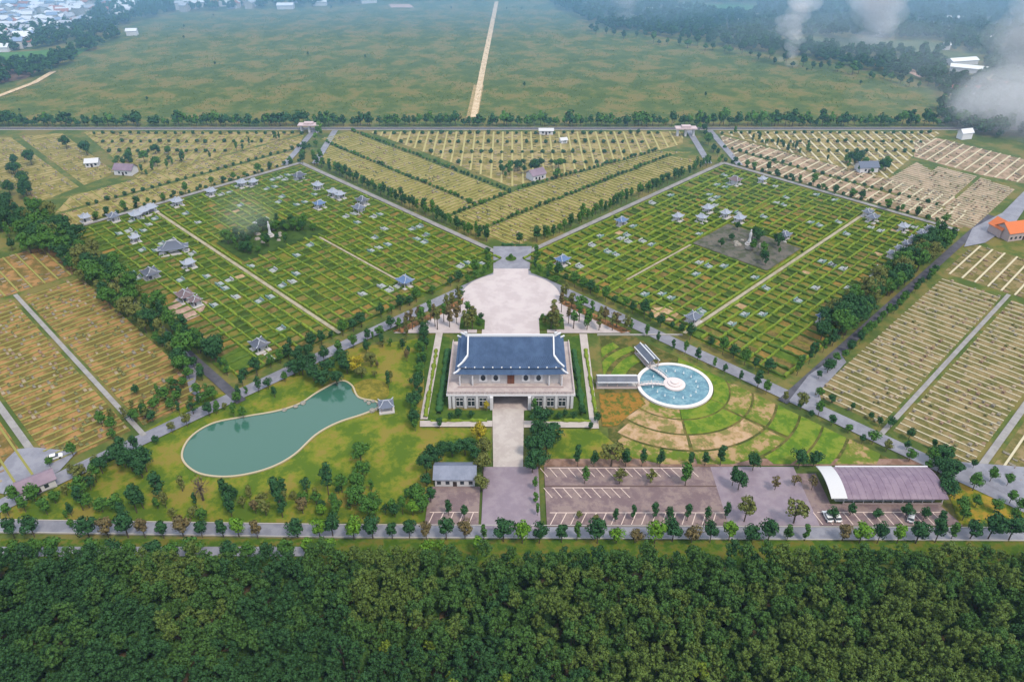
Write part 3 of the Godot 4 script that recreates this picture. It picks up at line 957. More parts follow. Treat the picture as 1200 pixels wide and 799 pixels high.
func long_building() -> void:
	# a long low building with a barrel roof of purple sheet and a white bay at its end
	var o := thing("restaurant_building", "long low building with curved mauve metal roof beside the car park", "building", Vector3(110.5, 0, -170.6), 0.0)
	var mauve := ground("mauve_sheet", [Color(0.15, 0.10, 0.145), Color(0.175, 0.12, 0.165), Color(0.20, 0.14, 0.185)], 40, 6, 0.55, 0.0)
	var wall := plain("hall_white", Color(0.60, 0.59, 0.61))
	part(o, "wall", bx(-14.5, 15.0, 0, 4.0, -5.5, 4.6), wall)
	var glass := plain("dark_glass", Color(0.03, 0.04, 0.05), 0.2)
	for i in 9:
		var w := part(o, "window", bx(-11.8 + i * 3.0, -9.6 + i * 3.0, 1.5, 3.4, 4.6, 4.68), glass)
		part(w, "frame", bx(-10.74 + i * 3.0, -10.66 + i * 3.0, 1.5, 3.4, 4.68, 4.74), wall)
	part(o, "veranda_wall", bx(-13.0, 16.5, 0, 0.9, 6.0, 6.25), plain("rose_stone", Color(0.42, 0.34, 0.33)))
	for i in 11:
		var st := begin()
		box(st, Vector3(-12.8 + i * 2.9, 1.9, 6.1), Vector3(0.22, 3.8, 0.22))
		part(o, "veranda_post", done(st), wall)
	for seg in [[-17.5, -12.8, plain("white_sheet", Color(0.50, 0.50, 0.51), 0.5), "white_roof_bay", 0.35], [-12.8, 16.8, mauve, "roof", 0.0]]:
		var st := begin()
		var n := 10
		for i in n:
			var t0 := lerpf(-1.0, 1.0, i / float(n))
			var t1 := lerpf(-1.0, 1.0, (i + 1) / float(n))
			var a := Vector3(0, 3.7 + seg[4] + 1.4 * (1.0 - t0 * t0), 0.6 + t0 * 6.9)
			var b := Vector3(0, 3.7 + seg[4] + 1.4 * (1.0 - t1 * t1), 0.6 + t1 * 6.9)
			for layer in [0.0, -0.2]:
				var ly := Vector3(0, layer, 0)
				quad(st, Vector3(seg[0], 0, 0) + a + ly, Vector3(seg[1], 0, 0) + a + ly, Vector3(seg[1], 0, 0) + b + ly, Vector3(seg[0], 0, 0) + b + ly)
			for x in [seg[0], seg[1]]:
				quad(st, Vector3(x, 0, 0) + a, Vector3(x, 0, 0) + b, Vector3(x, -0.2, 0) + b, Vector3(x, -0.2, 0) + a)
		var rf := part(o, seg[3], done(st), seg[2])
		if seg[4] == 0.0:
			var rb := begin()
			for i in 14:
				for k in 8:
					var t0 := lerpf(-1.0, 1.0, k / 8.0)
					var t1 := lerpf(-1.0, 1.0, (k + 1) / 8.0)
					var x := -11.0 + i * 2.1
					bar(rb, Vector3(x, 3.73 + 1.4 * (1 - t0 * t0), 0.6 + t0 * 6.9), Vector3(x, 3.73 + 1.4 * (1 - t1 * t1), 0.6 + t1 * 6.9), 0.1, 0.08)
			part(rf, "seams", done(rb), mauve)
	var rg := begin()
	bar(rg, Vector3(-11.5, 3.72, -6.4), Vector3(16.8, 3.72, -6.4), 0.5, 0.3)
	part(o, "gutter", done(rg), wall)
	for x in [-14.5, 15.0]:
		var gb := begin()
		for k in 10:
			var t0 := lerpf(-1.0, 1.0, k / 10.0)
			var t1 := lerpf(-1.0, 1.0, (k + 1) / 10.0)
			quad(gb, Vector3(x, 3.6, 0.6 + t0 * 6.0), Vector3(x, 3.6 + 1.3 * (1 - t0 * t0), 0.6 + t0 * 6.0), Vector3(x, 3.6 + 1.3 * (1 - t1 * t1), 0.6 + t1 * 6.0), Vector3(x, 3.6, 0.6 + t1 * 6.0))
		part(o, "gable", done(gb), wall)

# ------------------------------------------------------------------ smoke
func puff(at: Vector3, size: Vector3, d: float, label: String, m: FogMaterial) -> void:
	var f := FogVolume.new()
	f.name = numbered("smoke_puff")
	f.shape = RenderingServer.FOG_VOLUME_SHAPE_ELLIPSOID
	f.size = size
	f.material = m
	add_child(f)
	f.position = at
	meta(f, label, "smoke", "drifting smoke", "stuff")

func smoke(x: float, y: float, w: float, up: float, n: int, d: float, label: String, drift := 0.2) -> void:
	var m := FogMaterial.new()
	m.density = d
	m.albedo = Color(0.97, 0.98, 1.0)
	var base := px(x, y)
	for i in n:
		var t := i / maxf(1.0, n - 1.0)
		var s := w * (0.55 + 0.75 * t) * rnd(0.75, 1.25)
		puff(base + Vector3(rnd(-0.35, 0.35) * w + drift * up * t, 3.0 + up * t + rnd(-2, 2), rnd(-0.4, 0.4) * w), Vector3(s * rnd(0.7, 1.4), s * rnd(0.4, 1.1), s), d, label, m)

# ------------------------------------------------------------------ everything
func _ready() -> void:
	rng.seed = 20240611
	# camera
	var cam := Camera3D.new()
	cam.name = "camera"
	cam.fov = rad_to_deg(2.0 * atan(399.5 / FOCAL))
	cam.near = 1.0
	cam.far = 6000.0
	cam.position = Vector3(0, CAM_H, 0)
	cam.rotation_degrees = Vector3(-PITCH, 0, 0)
	add_child(cam)
	cam.current = true
	# sky: bright overcast
	var sky_m := ProceduralSkyMaterial.new()
	sky_m.sky_top_color = Color(0.77, 0.805, 0.86)
	sky_m.sky_horizon_color = Color(0.84, 0.86, 0.89)
	sky_m.ground_bottom_color = Color(0.3, 0.33, 0.33)
	sky_m.ground_horizon_color = Color(0.75, 0.8, 0.85)
	sky_m.sky_curve = 0.2
	var sky := Sky.new()
	sky.sky_material = sky_m
	var env := Environment.new()
	env.background_mode = Environment.BG_SKY
	env.sky = sky
	env.tonemap_mode = Environment.TONE_MAPPER_LINEAR
	env.tonemap_exposure = 2.6
	env.sdfgi_enabled = true
	env.ssao_enabled = true
	env.ssil_enabled = true
	env.fog_enabled = true
	env.fog_density = 0.00006
	env.fog_light_color = Color(0.66, 0.79, 0.96)
	env.volumetric_fog_enabled = true
	env.volumetric_fog_density = 0.0
	var we := WorldEnvironment.new()
	we.name = "environment"
	we.environment = env
	add_child(we)
	var sun := DirectionalLight3D.new()
	sun.name = "sun"
	sun.light_energy = 0.5
	sun.light_angular_distance = 10.0
	sun.light_color = Color(1.0, 0.95, 0.88)
	sun.shadow_enabled = true
	sun.rotation_degrees = Vector3(-58, 40, 0)
	add_child(sun)
	make_plants()
	land()
	roads()
	for m in [1.0, -1.0]:
		fields(m)
	garden(1.0, "pool", [302.0, 334.0, 138.0, 178.0])
	garden(-1.0, "lake", [314.0, 342.0, 138.5, 184.0])
	centre()
	hall()
	pool_garden()
	lake()
	car_parks()
	long_building()
	small_buildings()
	park_trees()
	rubber_wood()
	far_country()
	smokes()

func land() -> void:
	var base := ground("land", [Color(0.065, 0.10, 0.025), Color(0.10, 0.125, 0.03), Color(0.16, 0.14, 0.045)], 300, 40)
	top("ground", flat_mesh([rect(-1500, 1500, -2600, 60)], 0.0), base, "dull green land under the park reaching far away", "ground", "", "structure")
	var lawn := ground("lawn", [Color(0.075, 0.125, 0.014), Color(0.115, 0.155, 0.017), Color(0.155, 0.175, 0.02), Color(0.20, 0.17, 0.035)], 140, 20)
	sheet("lawn", pxs([60, 575, 225, 470, 300, 446, 400, 410, 500, 395, 497, 500, 575, 503, 575, 545, 508, 548, 508, 612, 0, 612, 0, 595, 30, 588]), lawn, 0.02, "yellow green lawn round the lake", "lawn")
	sheet("lawn", pxs([497, 392, 527, 396, 524, 500, 497, 500]), ground("hall_lawn", [Color(0.045, 0.09, 0.015), Color(0.07, 0.12, 0.02)], 80, 6), 0.03, "narrow green lawn beside the hall toward the lake", "lawn")
	sheet("lawn", pxs([665, 396, 684, 392, 698, 500, 672, 500]), mats["hall_lawn"], 0.03, "narrow green lawn beside the hall toward the pool", "lawn")
	sheet("lawn", pxs([520, 481, 577, 481, 577, 497, 520, 497]), mats["hall_lawn"], 0.04, "small lawn before the hall windows toward the lake", "lawn")
	sheet("lawn", pxs([615, 481, 680, 481, 690, 497, 615, 497]), mats["hall_lawn"], 0.04, "small lawn before the hall windows toward the pool", "lawn")
	sheet("verge", pxs([635, 503, 700, 503, 720, 520, 760, 545, 635, 547]), lawn, 0.03, "patchy olive verge between the hall walk and the car park", "verge")
	sheet("verge", pxs([1100, 545, 1200, 592, 1200, 615, 1125, 615]), ground("verge_yellow", [Color(0.11, 0.14, 0.015), Color(0.2, 0.18, 0.02), Color(0.3, 0.2, 0.03)], 60, 7), 0.03, "yellow green verge behind the long building", "verge")
	sheet("verge", pxs([0, 632, 1200, 632, 1200, 660, 0, 670]), ground("verge_wood", [Color(0.05, 0.10, 0.013), Color(0.085, 0.13, 0.016), Color(0.13, 0.125, 0.025)], 60, 6), 0.03, "grassy verge between the lower road and the rubber wood", "verge")
	sheet("verge", pxs([840, 546, 960, 546, 1100, 545, 1080, 538, 840, 538]), ground("verge_rose", [Color(0.18, 0.11, 0.08), Color(0.26, 0.17, 0.13)], 60, 6), 0.035, "reddish strip of bare earth above the car park", "verge")
	sheet("verge", pxs([640, 538, 860, 538, 860, 547, 637, 547]), mats["verge_rose"], 0.04, "reddish strip of bare earth behind the parking bays", "verge")

func roads() -> void:
	var tar := ground("asphalt", [Color(0.155, 0.155, 0.185), Color(0.18, 0.18, 0.215), Color(0.21, 0.21, 0.24)], 90, 9, 0.5, 0.6)
	var kerb := plain("kerb", Color(0.42, 0.4, 0.38))
	var list := []
	for m in [1.0, -1.0]:
		var s := "pool" if m > 0 else "lake"
		list.append([[ab(222.6, 222, m), ab(222.6, -20, m)], 6.0, "wet grey road below the %s burial garden" % s])
		list.append([[ab(218, 84.5, m), ab(405, 86.5, m), ab(440, 86.5, m)], 3.6, "wet grey road along the outer edge of the %s burial garden" % s])
		list.append([[ab(226, 228.0, m), ab(409, 228.0, m)], 2.8, "pale narrow road along the inner edge of the %s burial garden" % s])
		list.append([[ab(409, 228.0, m), ab(409, 92, m)], 2.8, "pale narrow road behind the %s burial garden" % s])
		list.append([[Vector3(m * 119, 0, -449), Vector3(m * 119, 0, -512)], 4.0, "first lane of the avenue toward the gate beyond the %s garden" % s])
		list.append([[Vector3(m * 137, 0, -446), Vector3(m * 133, 0, -512)], 4.0, "second lane of the avenue toward the gate beyond the %s garden" % s])
		list.append([[ab(224, 52.8, m), ab(356, 53.2, m)], 1.7, "straight service path between the rows beyond the %s garden" % s])
		list.append([[ab(224, 24.0, m), ab(356, 24.0, m)], 2.2, "outer service path between the rows beyond the %s garden" % s])
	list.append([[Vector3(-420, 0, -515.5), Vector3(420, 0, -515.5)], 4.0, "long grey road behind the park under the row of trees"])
	list.append([[v2e(px(-60, 616)), v2e(px(60, 618)), v2e(px(400, 623)), v2e(px(600, 624)), v2e(px(1260, 627))], 4.5, "wet grey road below the lawn and the car parks"])
	list.append([[v2e(px(-60, 647)), v2e(px(360, 647))], 3.4, "second grey lane beside the rubber wood"])
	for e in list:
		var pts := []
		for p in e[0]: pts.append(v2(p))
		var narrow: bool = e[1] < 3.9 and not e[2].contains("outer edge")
		var r := sheet("road", band(pts, e[1]), ground("path_grey", [Color(0.235, 0.225, 0.22), Color(0.29, 0.28, 0.27)], 60, 7, 0.7, 0.5) if narrow and not e[2].contains("lane") else (ground("asphalt_dark", [Color(0.07, 0.07, 0.085), Color(0.095, 0.095, 0.11)], 60, 8, 0.6, 0.4) if e[2].begins_with("long grey") or e[2].contains("outer edge") else tar), 0.2, e[2], "road")  # on the back road the dark tar has tree shade put into its colour
		if not narrow and (e[2].contains("lower") or e[2].contains("below the lawn") or e[2].contains("long grey")):
			for sd in [-1.0, 1.0]:
				var off := []
				for i in pts.size():
					var d: Vector2 = (pts[min(i + 1, pts.size() - 1)] - pts[max(i - 1, 0)]).normalized()
					off.append(pts[i] + Vector2(-d.y, d.x) * sd * (e[1] / 2 + 0.12))
				part(r, "kerb", wall_along(off, 0.24, 0.0, 0.5 + (0.0 if sd > 0 else 0.003)), kerb)
	# junctions
	for e in [[[-8.5, -312, 8.0, -312, 9.5, -336, -9.0, -336], "grey forecourt where the diagonal roads meet above the plaza"]]:
		var q := PackedVector2Array()
		for i in range(0, e[0].size(), 2): q.append(Vector2(e[0][i], e[0][i + 1]))
		sheet("forecourt", q, tar, 0.2, e[1], "road")
	sheet("junction", pxs([8, 538, 20, 527, 40, 525, 90, 530, 70, 552, 40, 570, 5, 580, -20, 575]), tar, 0.2, "grey paved junction beside the mauve roofed shed", "road")
	sheet("junction", pxs([925, 470, 948, 440, 985, 415, 992, 425, 960, 460, 965, 480, 940, 478]), tar, 0.2, "grey fork where the outer road leaves the road below the garden", "road")
	sheet("junction", pxs([228, 452, 232, 430, 205, 395, 198, 400, 215, 430, 222, 460, 240, 470]), tar, 0.2, "grey fork beside the lawn corner of the lake garden", "road")
	sheet("junction", pxs([1130, 290, 1140, 268, 1175, 250, 1200, 225, 1215, 225, 1190, 262, 1155, 285]), tar, 0.2, "grey road fork by the orange roofed house", "road")
	sheet("junction", pxs([1100, 540, 1200, 548, 1260, 560, 1260, 610, 1200, 590, 1150, 565]), tar, 0.2, "wide grey road end beyond the long building", "road")

func v2e(p: Vector3) -> Vector3:
	return p

func fields(m: float) -> void:
	var s := "pool" if m > 0 else "lake"
	var dl := (v2(ab(1, 0, m)) - v2(ab(0, 0, m))).normalized()     # along a
	var dc := (v2(ab(0, 1, m)) - v2(ab(0, 0, m))).normalized()     # along b
	var dz := Vector2(0, -1)
	var pale := plain("row_pale", Color(0.50, 0.45, 0.31))
	var yel := plain("row_yellow", Color(0.235, 0.225, 0.06))
	var rowm: Material = pale if m > 0 else yel
	var earth := ground("field_brown", [Color(0.115, 0.11, 0.035), Color(0.175, 0.145, 0.06), Color(0.235, 0.18, 0.09)], 120, 10) if m > 0 else ground("field_olive", [Color(0.125, 0.10, 0.03), Color(0.20, 0.13, 0.045), Color(0.31, 0.175, 0.07)], 120, 12)
	var dull := [plain("g_rose", Color(0.22, 0.15, 0.10)), plain("g_grey", Color(0.20, 0.18, 0.14)), plain("g_olive", Color(0.13, 0.13, 0.05)), plain("g_tan", Color(0.30, 0.24, 0.16))]
	var row_name := "pale_kerb" if m > 0 else "turf_row"
	var hh := 0.28 if m > 0 else 0.4
	# big fields beyond the outer road
	field("grave_field", abs4(230, 352, 55.0, 79, m), earth, "brown field of grave rows next to the outer road on the %s side" % s, dc, 3.7, 0.45 if m > 0 else 0.62, hh, rowm, row_name, dull)
	field("grave_field", abs4(230, 352, 26.5, 50.8, m), earth, "brown field of grave rows beyond the service path on the %s side" % s, dc, 3.7, 0.45 if m > 0 else 0.62, hh, rowm, row_name, dull)
	field("grave_field", abs4(230, 350, -12, 21.5, m), earth, "outermost brown field of grave rows on the %s side" % s, dl, 5.0, 0.7, hh, rowm, row_name, dull)
	field("grave_field", abs4(357.5, 398, 20, 81, m), earth, "brown field of wide strips at the far end of the %s rows" % s, dl, 5.4, 0.8, hh, rowm, row_name, dull)
	# back fields
	var tan_ := ground("field_tan", [Color(0.165, 0.145, 0.042), Color(0.235, 0.195, 0.066), Color(0.31, 0.245, 0.11)], 120, 14)
	var rose := ground("field_rose", [Color(0.19, 0.15, 0.09), Color(0.28, 0.20, 0.13), Color(0.36, 0.26, 0.18)], 120, 14)
	if m > 0:
		field("grave_field", abp([240, 264, 240, 285, 290, 285.5, 398, 268, 412, 252, 398, 260], m), tan_, "upper long tan field of fine rows climbing from the forecourt toward the pool gate", dc, 3.1, 1.0, 0.35, yel, "turf_row", dull, 1.8, 0.22)
		field("grave_field", abp([238, 237, 238, 261.5, 396, 257.5, 404, 237], m), tan_, "lower long tan field of fine rows beside the tree lined road toward the pool gate", dc, 3.1, 1.0, 0.35, yel, "turf_row", dull, 1.8, 0.22)
	else:
		field("grave_field", abp([288, 261.5, 288, 284, 438, 284, 438, 261.5], m), tan_, "upper long tan field of fine rows running toward the lake gate", dc, 3.1, 1.0, 0.35, yel, "turf_row", dull, 1.8, 0.22)
		field("grave_field", abp([288, 238, 288, 259, 424, 259, 404, 238], m), tan_, "lower long tan field of fine rows beside the tree lined road toward the lake gate", dc, 3.1, 1.0, 0.35, yel, "turf_row", dull, 1.8, 0.22)
	field("grave_field", abp([413, 92, 413, 222, 432, 240, 432, 92], m), rose if m > 0 else tan_, "striped field just behind the %s burial garden" % s, dl, 5.6, 0.85 if m > 0 else 0.8, 0.3, pale if m > 0 else yel, row_name, dull, 2.2, 0.5)
	field("grave_field", abp([435, 96, 435, 243, 453, 258, 453, 110], m), rose if m > 0 else tan_, "second striped field behind the %s burial garden" % s, dl, 5.6, 0.85 if m > 0 else 0.8, 0.3, pale if m > 0 else yel, row_name, dull, 2.2, 0.5)
	field("grave_field", PackedVector2Array([v2(ab(457, 264, m)), Vector2(m * 139, -509), Vector2(m * 287, -509), Vector2(m * 216, -424)]), tan_, "far block of straight strips under the tree row on the %s side" % s, dz, 6.0, 1.2, 0.3, pale if m > 0 else yel, row_name, dull, 2.2, 0.5)
	if m > 0:
		field("grave_field", pxs([1038, 212, 1075, 190, 1092, 200, 1062, 228]), rose, "small rose brown field behind the pool garden", dc, 3.2, 0.5, 0.3, pale, row_name, [], 2.0)
		field("grave_field", pxs([1045, 236, 1100, 195, 1145, 207, 1090, 255]), rose, "rose brown field of fine rows behind the pool garden", dc, 3.2, 0.5, 0.3, pale, row_name, dull, 2.0, 0.4)
		field("grave_field", pxs([1093, 257, 1150, 208, 1190, 222, 1140, 268]), rose, "rose brown field of fine rows near the orange roofed house", dc, 3.2, 0.5, 0.3, pale, row_name, dull, 2.0, 0.4)
		field("grave_field", pxs([1072, 165, 1100, 162, 1215, 190, 1215, 218, 1150, 205, 1072, 184]), rose, "field of pale strips in the mist behind the pool garden", dl, 5.6, 0.85, 0.3, pale, row_name, dull, 2.2, 0.4)
	else:
		field("grave_field", pxs([-25, 163, 12, 161, 92, 219, 48, 236, -25, 200]), tan_, "plain tan field at the far corner beyond the lake garden", dc, 4.0, 0.5, 0.3, yel, row_name, dull, 2.0, 0.4)
		field("grave_field", pxs([22, 160, 72, 156, 136, 203, 98, 217]), tan_, "second plain tan field beyond the lake garden", dc, 4.0, 0.5, 0.3, yel, row_name, dull, 2.0, 0.4)
	# shrub rows that edge the strips
	var lb := "dark clipped shrub in a row between the strips behind the %s garden" % s
	for k in 27:
		tree("shrub", "dark", ab(433.5, 112 + k * 5.0, m), rnd(1.1, 1.5), lb, "shrubs behind the %s garden" % s)
	for k in 26:
		tree("shrub", "dark", ab(412.5, 104 + k * 5.0, m), rnd(1.0, 1.5), lb, "shrubs behind the %s garden" % s)
	for z in [-505.0, -488.0, -470.0]:
		var x0: float = 140.0 if z < -500 else (-z - 509.0) * -1.0 + 141.0
		for k in 24:
			var x: float = x0 + k * 6.0
			if x < 216.0 + (-z - 424.0) * 0.8 and k < 24: tree("shrub", "dark", Vector3(m * x, 0, z), rnd(1.1, 1.6), "dark clipped shrub in a row of the far strips on the %s side" % s, "shrubs of the far strips on the %s side" % s)
	if m > 0:
		shrub_row(ab(242, 262.7, m), ab(397, 258.8, m), "dark shrub in the row between the two tan fields toward the pool gate", "shrub row toward the pool gate")
		shrub_row(ab(292, 287, m), ab(398, 269.5, m), "dark shrub in the row above the tan field toward the pool gate", "upper shrub row toward the pool gate")
	else:
		shrub_row(ab(288, 260.2, m), ab(430, 260.2, m), "dark shrub in the row between the two tan fields toward the lake gate", "shrub row toward the lake gate")
		shrub_row(ab(288, 286, m), ab(438, 286, m), "dark shrub in the row above the tan field toward the lake gate", "upper shrub row toward the lake gate")
		shrub_row(ab(286.5, 240, m), ab(286.5, 284, m), "dark shrub in the cross row where the tan fields meet", "cross shrub row of the tan fields")

func shrub_row(a: Vector3, b: Vector3, label: String, group: String) -> void:
	var n := int(a.distance_to(b) / 3.4)
	for i in n + 1:
		var p := a.lerp(b, float(i) / n) + Vector3(rnd(-0.4, 0.4), 0, rnd(-0.4, 0.4))
		tree("shrub", pick("dark mid"), p, rnd(0.9, 1.5), label, group, "row_shrub", "shrub")

func centre() -> void:
	# plaza, walks and the paved ground round them
	var pave := ground("plaza_stone", [Color(0.44, 0.385, 0.385), Color(0.475, 0.42, 0.42), Color(0.50, 0.445, 0.44)], 80, 14, 0.6, 0.4)
	var pz := circle(Vector2(-0.6, -287.5), 21.3, 72)
	sheet("plaza", pz, pave, 0.2, "round pale stone plaza behind the hall", "plaza")
	sheet("plaza_throat", rect(-8.4, 7.4, -313, -304), pave, 0.2, "short pale paved neck from the plaza to the forecourt", "plaza")
	sheet("plaza_walk", rect(-12, 11, -270, -245), pave, 0.2, "pale paved walk between the plaza and the hall", "walk")
	for m in [1.0, -1.0]:
		var s := "pool" if m > 0 else "lake"
		sheet("paved_terrace", PackedVector2Array([Vector2(m * 14, -258.5), Vector2(m * 47, -258.5), Vector2(m * 21, -285.5), Vector2(m * 14, -282)]), pave, 0.16, "pale paved wedge planted with trees on the %s side of the plaza" % s, "terrace")
		sheet("planting_bed", abp([217.2, 150, 217.2, 188, 213.5, 184, 213.5, 152], m), mats.get("bed_rust", ground("bed_rust", [Color(0.10, 0.08, 0.03), Color(0.24, 0.11, 0.045), Color(0.3, 0.15, 0.07)], 40, 4)), 0.2, "rust brown planting strip along the road on the %s side of the plaza" % s, "flower bed")
		sheet("planting_bed", PackedVector2Array([Vector2(m * 11, -268), Vector2(m * 17, -275), Vector2(m * 21, -270), Vector2(m * 21, -261), Vector2(m * 11, -261)]), mats["hall_lawn"], 0.24, "green planting bed in the corner of the plaza on the %s side" % s, "flower bed")
		sheet("planting_bed", PackedVector2Array([Vector2(m * 8.5, -309), Vector2(m * 16, -303), Vector2(m * 23, -296), Vector2(m * 11, -322), Vector2(m * 9.5, -322)]), mats["hall_lawn"], 0.24, "green planting bed between plaza and road on the %s side" % s, "flower bed")
	var walk := ground("walk_stone", [Color(0.40, 0.355, 0.33), Color(0.46, 0.415, 0.385)], 50, 6, 0.7, 0.4)
	sheet("walk", pxs([577, 480, 614, 480, 613, 548, 578, 548]), walk, 0.2, "broad pale walk leading up to the hall porch", "walk")
	sheet("walk", pxs([511, 390, 519, 390, 501, 492, 492, 492]), walk, 0.2, "straight pale footpath beside the hall toward the lake", "walk")
	sheet("walk", pxs([679, 392, 688, 392, 702, 503, 692, 503]), walk, 0.2, "straight pale footpath beside the hall toward the pool", "walk")
	sheet("walk", pxs([492, 494, 577, 494, 577, 501, 492, 501]), walk, 0.22, "pale footpath across the lawn below the hall toward the lake", "walk")
	sheet("walk", pxs([614, 494, 700, 494, 700, 502, 614, 502]), walk, 0.22, "pale footpath below the hall toward the pool", "walk")
	top("kerb", wall_along([v2(px(700, 393)), v2(px(800, 393))], 0.4, 0.0, 0.6), plain("kerb", Color(0.42, 0.4, 0.38)), "pale low wall above the ring garden", "wall")
	var isl := circle(Vector2(-0.5, -323), 2.6, 16)
	sheet("traffic_island", isl, mats["hall_lawn"], 0.3, "small round green island in the forecourt", "island")
	tree("round", "mid", Vector3(-0.5, 0, -323), 0.45, "small round tree on the green island of the forecourt", "")
	tree("round", "dark", Vector3(3.5, 0, -338), 0.9, "dark round tree above the forecourt", "")
	top("hedge", hedge_mesh(Vector2(-5, -337.5), Vector2(7, -337.5), 1.6, 1.4), tone("dark"), "dark hedge closing the forecourt above the plaza", "hedge")
	# clipped hedges beside the hall
	for m in [1.0, -1.0]:
		var s := "pool" if m > 0 else "lake"
		hedge(Vector2(m * 24.2 - 0.4, -246), Vector2(m * 24.6 - 0.4, -207), 2.2, 1.7, "dark", "dark hedge along the hall wall on the %s side" % s, "")
		hedge(Vector2(m * 28.6 - 0.4, -246), Vector2(m * 29.0 - 0.4, -205), 1.4, 1.3, "hedge", "bright hedge along the straight footpath on the %s side" % s, "")
		hedge(Vector2(m * 8.0 - 0.4, -203.2), Vector2(m * 27.0 - 0.4, -203.2), 1.2, 1.1, "hedge", "bright hedge under the hall windows on the %s side" % s, "")

func lake() -> void:
	var shore := smooth_loop(pxs([213, 536, 222, 514, 248, 497, 285, 489, 325, 482, 352, 473, 372, 460, 398, 447, 412, 452, 420, 466, 440, 471, 443, 478, 425, 486, 395, 496, 370, 510, 345, 533, 318, 548, 285, 557, 255, 559, 228, 553]), 6)
	var o := thing("lake", "curved green blue lake with pale stone edge in the lawn", "lake")
	o.set_meta("kind", "structure")
	var w := StandardMaterial3D.new()
	w.albedo_color = lin(0.026, 0.082, 0.058)
	w.roughness = 0.06
	w.heightmap_enabled = true
	w.heightmap_texture = relief()
	w.heightmap_scale = 0.5
	w.uv1_triplanar = true
	w.uv1_world_triplanar = true
	w.uv1_scale = Vector3.ONE / 30.0
	part(o, "water", flat_mesh([shore], 0.16), w)
	var st := begin()
	var rim := Geometry2D.offset_polygon(shore, 0.9)[0]
	var n := shore.size()
	for i in n:
		var a := shore[i]
		var b := shore[(i + 1) % n]
		bar(st, Vector3(a.x, 0.2, a.y), Vector3(b.x, 0.2, b.y), 0.6, 0.42)
	part(o, "stone_edge", done(st), plain("lake_edge", Color(0.42, 0.36, 0.25)))
	for p in [[432, 473], [437, 471], [428, 470], [441, 480], [436, 482], [444, 474], [355, 473], [346, 477], [333, 481]]:
		rock(px(p[0], p[1]), rnd(0.6, 1.1), "grey boulder on the edge of the lake", "boulders on the lake edge")
	var island := sheet("lawn_bank", smooth_loop(pxs([412, 455, 428, 445, 450, 448, 456, 462, 445, 470, 422, 467]), 5), ground("bank", [Color(0.12, 0.12, 0.02), Color(0.22, 0.18, 0.03)], 40, 4), 0.1, "dry yellow grass bank at the head of the lake", "lawn")
	island.set_meta("category", "lawn")
	pavilion(px(453, 480), 4.2, 4.2, 2.6, 0.2, plain("roof_slate", Color(0.13, 0.15, 0.20)), plain("rose_stone", Color(0.42, 0.34, 0.33)), "small open pavilion with slate roof at the head of the lake", "lake_pavilion", "pavilion", false)

func car_parks() -> void:
	var lot := ground("lot_paving", [Color(0.165, 0.12, 0.125), Color(0.20, 0.148, 0.148), Color(0.24, 0.18, 0.17)], 70, 8, 0.6, 0.5)
	var z0 := px(600, 548).z
	var z1 := px(600, 570).z
	var z2 := px(600, 617).z
	sheet("entrance_drive", rect(-8.8, 8.2, z0, z2 + 1.4), ground("drive_paving", [Color(0.195, 0.15, 0.185), Color(0.24, 0.19, 0.22)], 70, 9, 0.55, 0.4), 0.2, "broad mauve grey drive from the lower road to the pale walk", "drive")
	var a := sheet("car_park", rect(10.0, 62.0, z0, z1), lot, 0.2, "upper strip of mauve paved parking bays", "car park")
	stalls(a, 11, 58, z0 + 0.6, z0 + 4.6, 2.9, -2.2)
	var b := sheet("car_park", rect(10.0, 62.0, z1 + 0.5, z2), lot, 0.2, "lower strip of mauve paved parking bays", "car park")
	stalls(b, 12, 38, z1 + 1.0, z1 + 5.2, 2.9, -2.4)
	stalls(b, 11, 60, z2 - 5.0, z2 - 0.4, 2.9, 2.0)
	sheet("car_park", rect(62.0, 88.0, z0, z2), ground("drive_paving", [], 70, 9), 0.2, "open mauve grey yard between the parking bays and the long building", "car park")
	var d := sheet("car_park", PackedVector2Array([Vector2(88, z0 + 3), Vector2(94, z0 + 3), Vector2(94, -164.5), Vector2(126, -164.5), Vector2(129, z2), Vector2(88, z2)]), lot, 0.2, "parking bays in front of the long building", "car park")
	stalls(d, 89, 126, z2 - 5.2, z2 - 0.4, 2.9, -1.2)
	var e := sheet("car_park", rect(-25.0, -9.6, px(600, 571).z, z2), lot, 0.2, "small parking yard before the slate roofed guardhouse", "car park")
	stalls(e, -24, -11, z2 - 5.2, z2 - 0.4, 2.9, 1.2)
	top("kerb", wall_along([Vector2(10, z1 + 0.25), Vector2(62, z1 + 0.25)], 0.4, 0.0, 0.45), plain("kerb_dark", Color(0.12, 0.08, 0.07)), "dark kerb between the two strips of parking bays", "kerb")
	top("kerb", wall_along([Vector2(10, z2 + 0.2), Vector2(88, z2 + 0.2)], 0.4, 0.0, 0.4), plain("kerb_dark", Color(0.12, 0.08, 0.07)), "dark kerb between the parking bays and the lower road", "kerb")
	car(px(969.5, 608), PI / 2 + 0.08, Color(0.72, 0.73, 0.74), "white car parked beside a small tree before the long building")
	car(px(979.5, 608), PI / 2 + 0.05, Color(0.72, 0.73, 0.74), "second white car parked beside a small tree before the long building")
	car(px(1067, 609), PI / 2 - 0.5, Color(0.55, 0.57, 0.6), "silver car parked slanting before the far end of the long building")
	car(px(65, 538), 0.5, Color(0.72, 0.73, 0.74), "white car on the paved junction beside the mauve roofed shed")

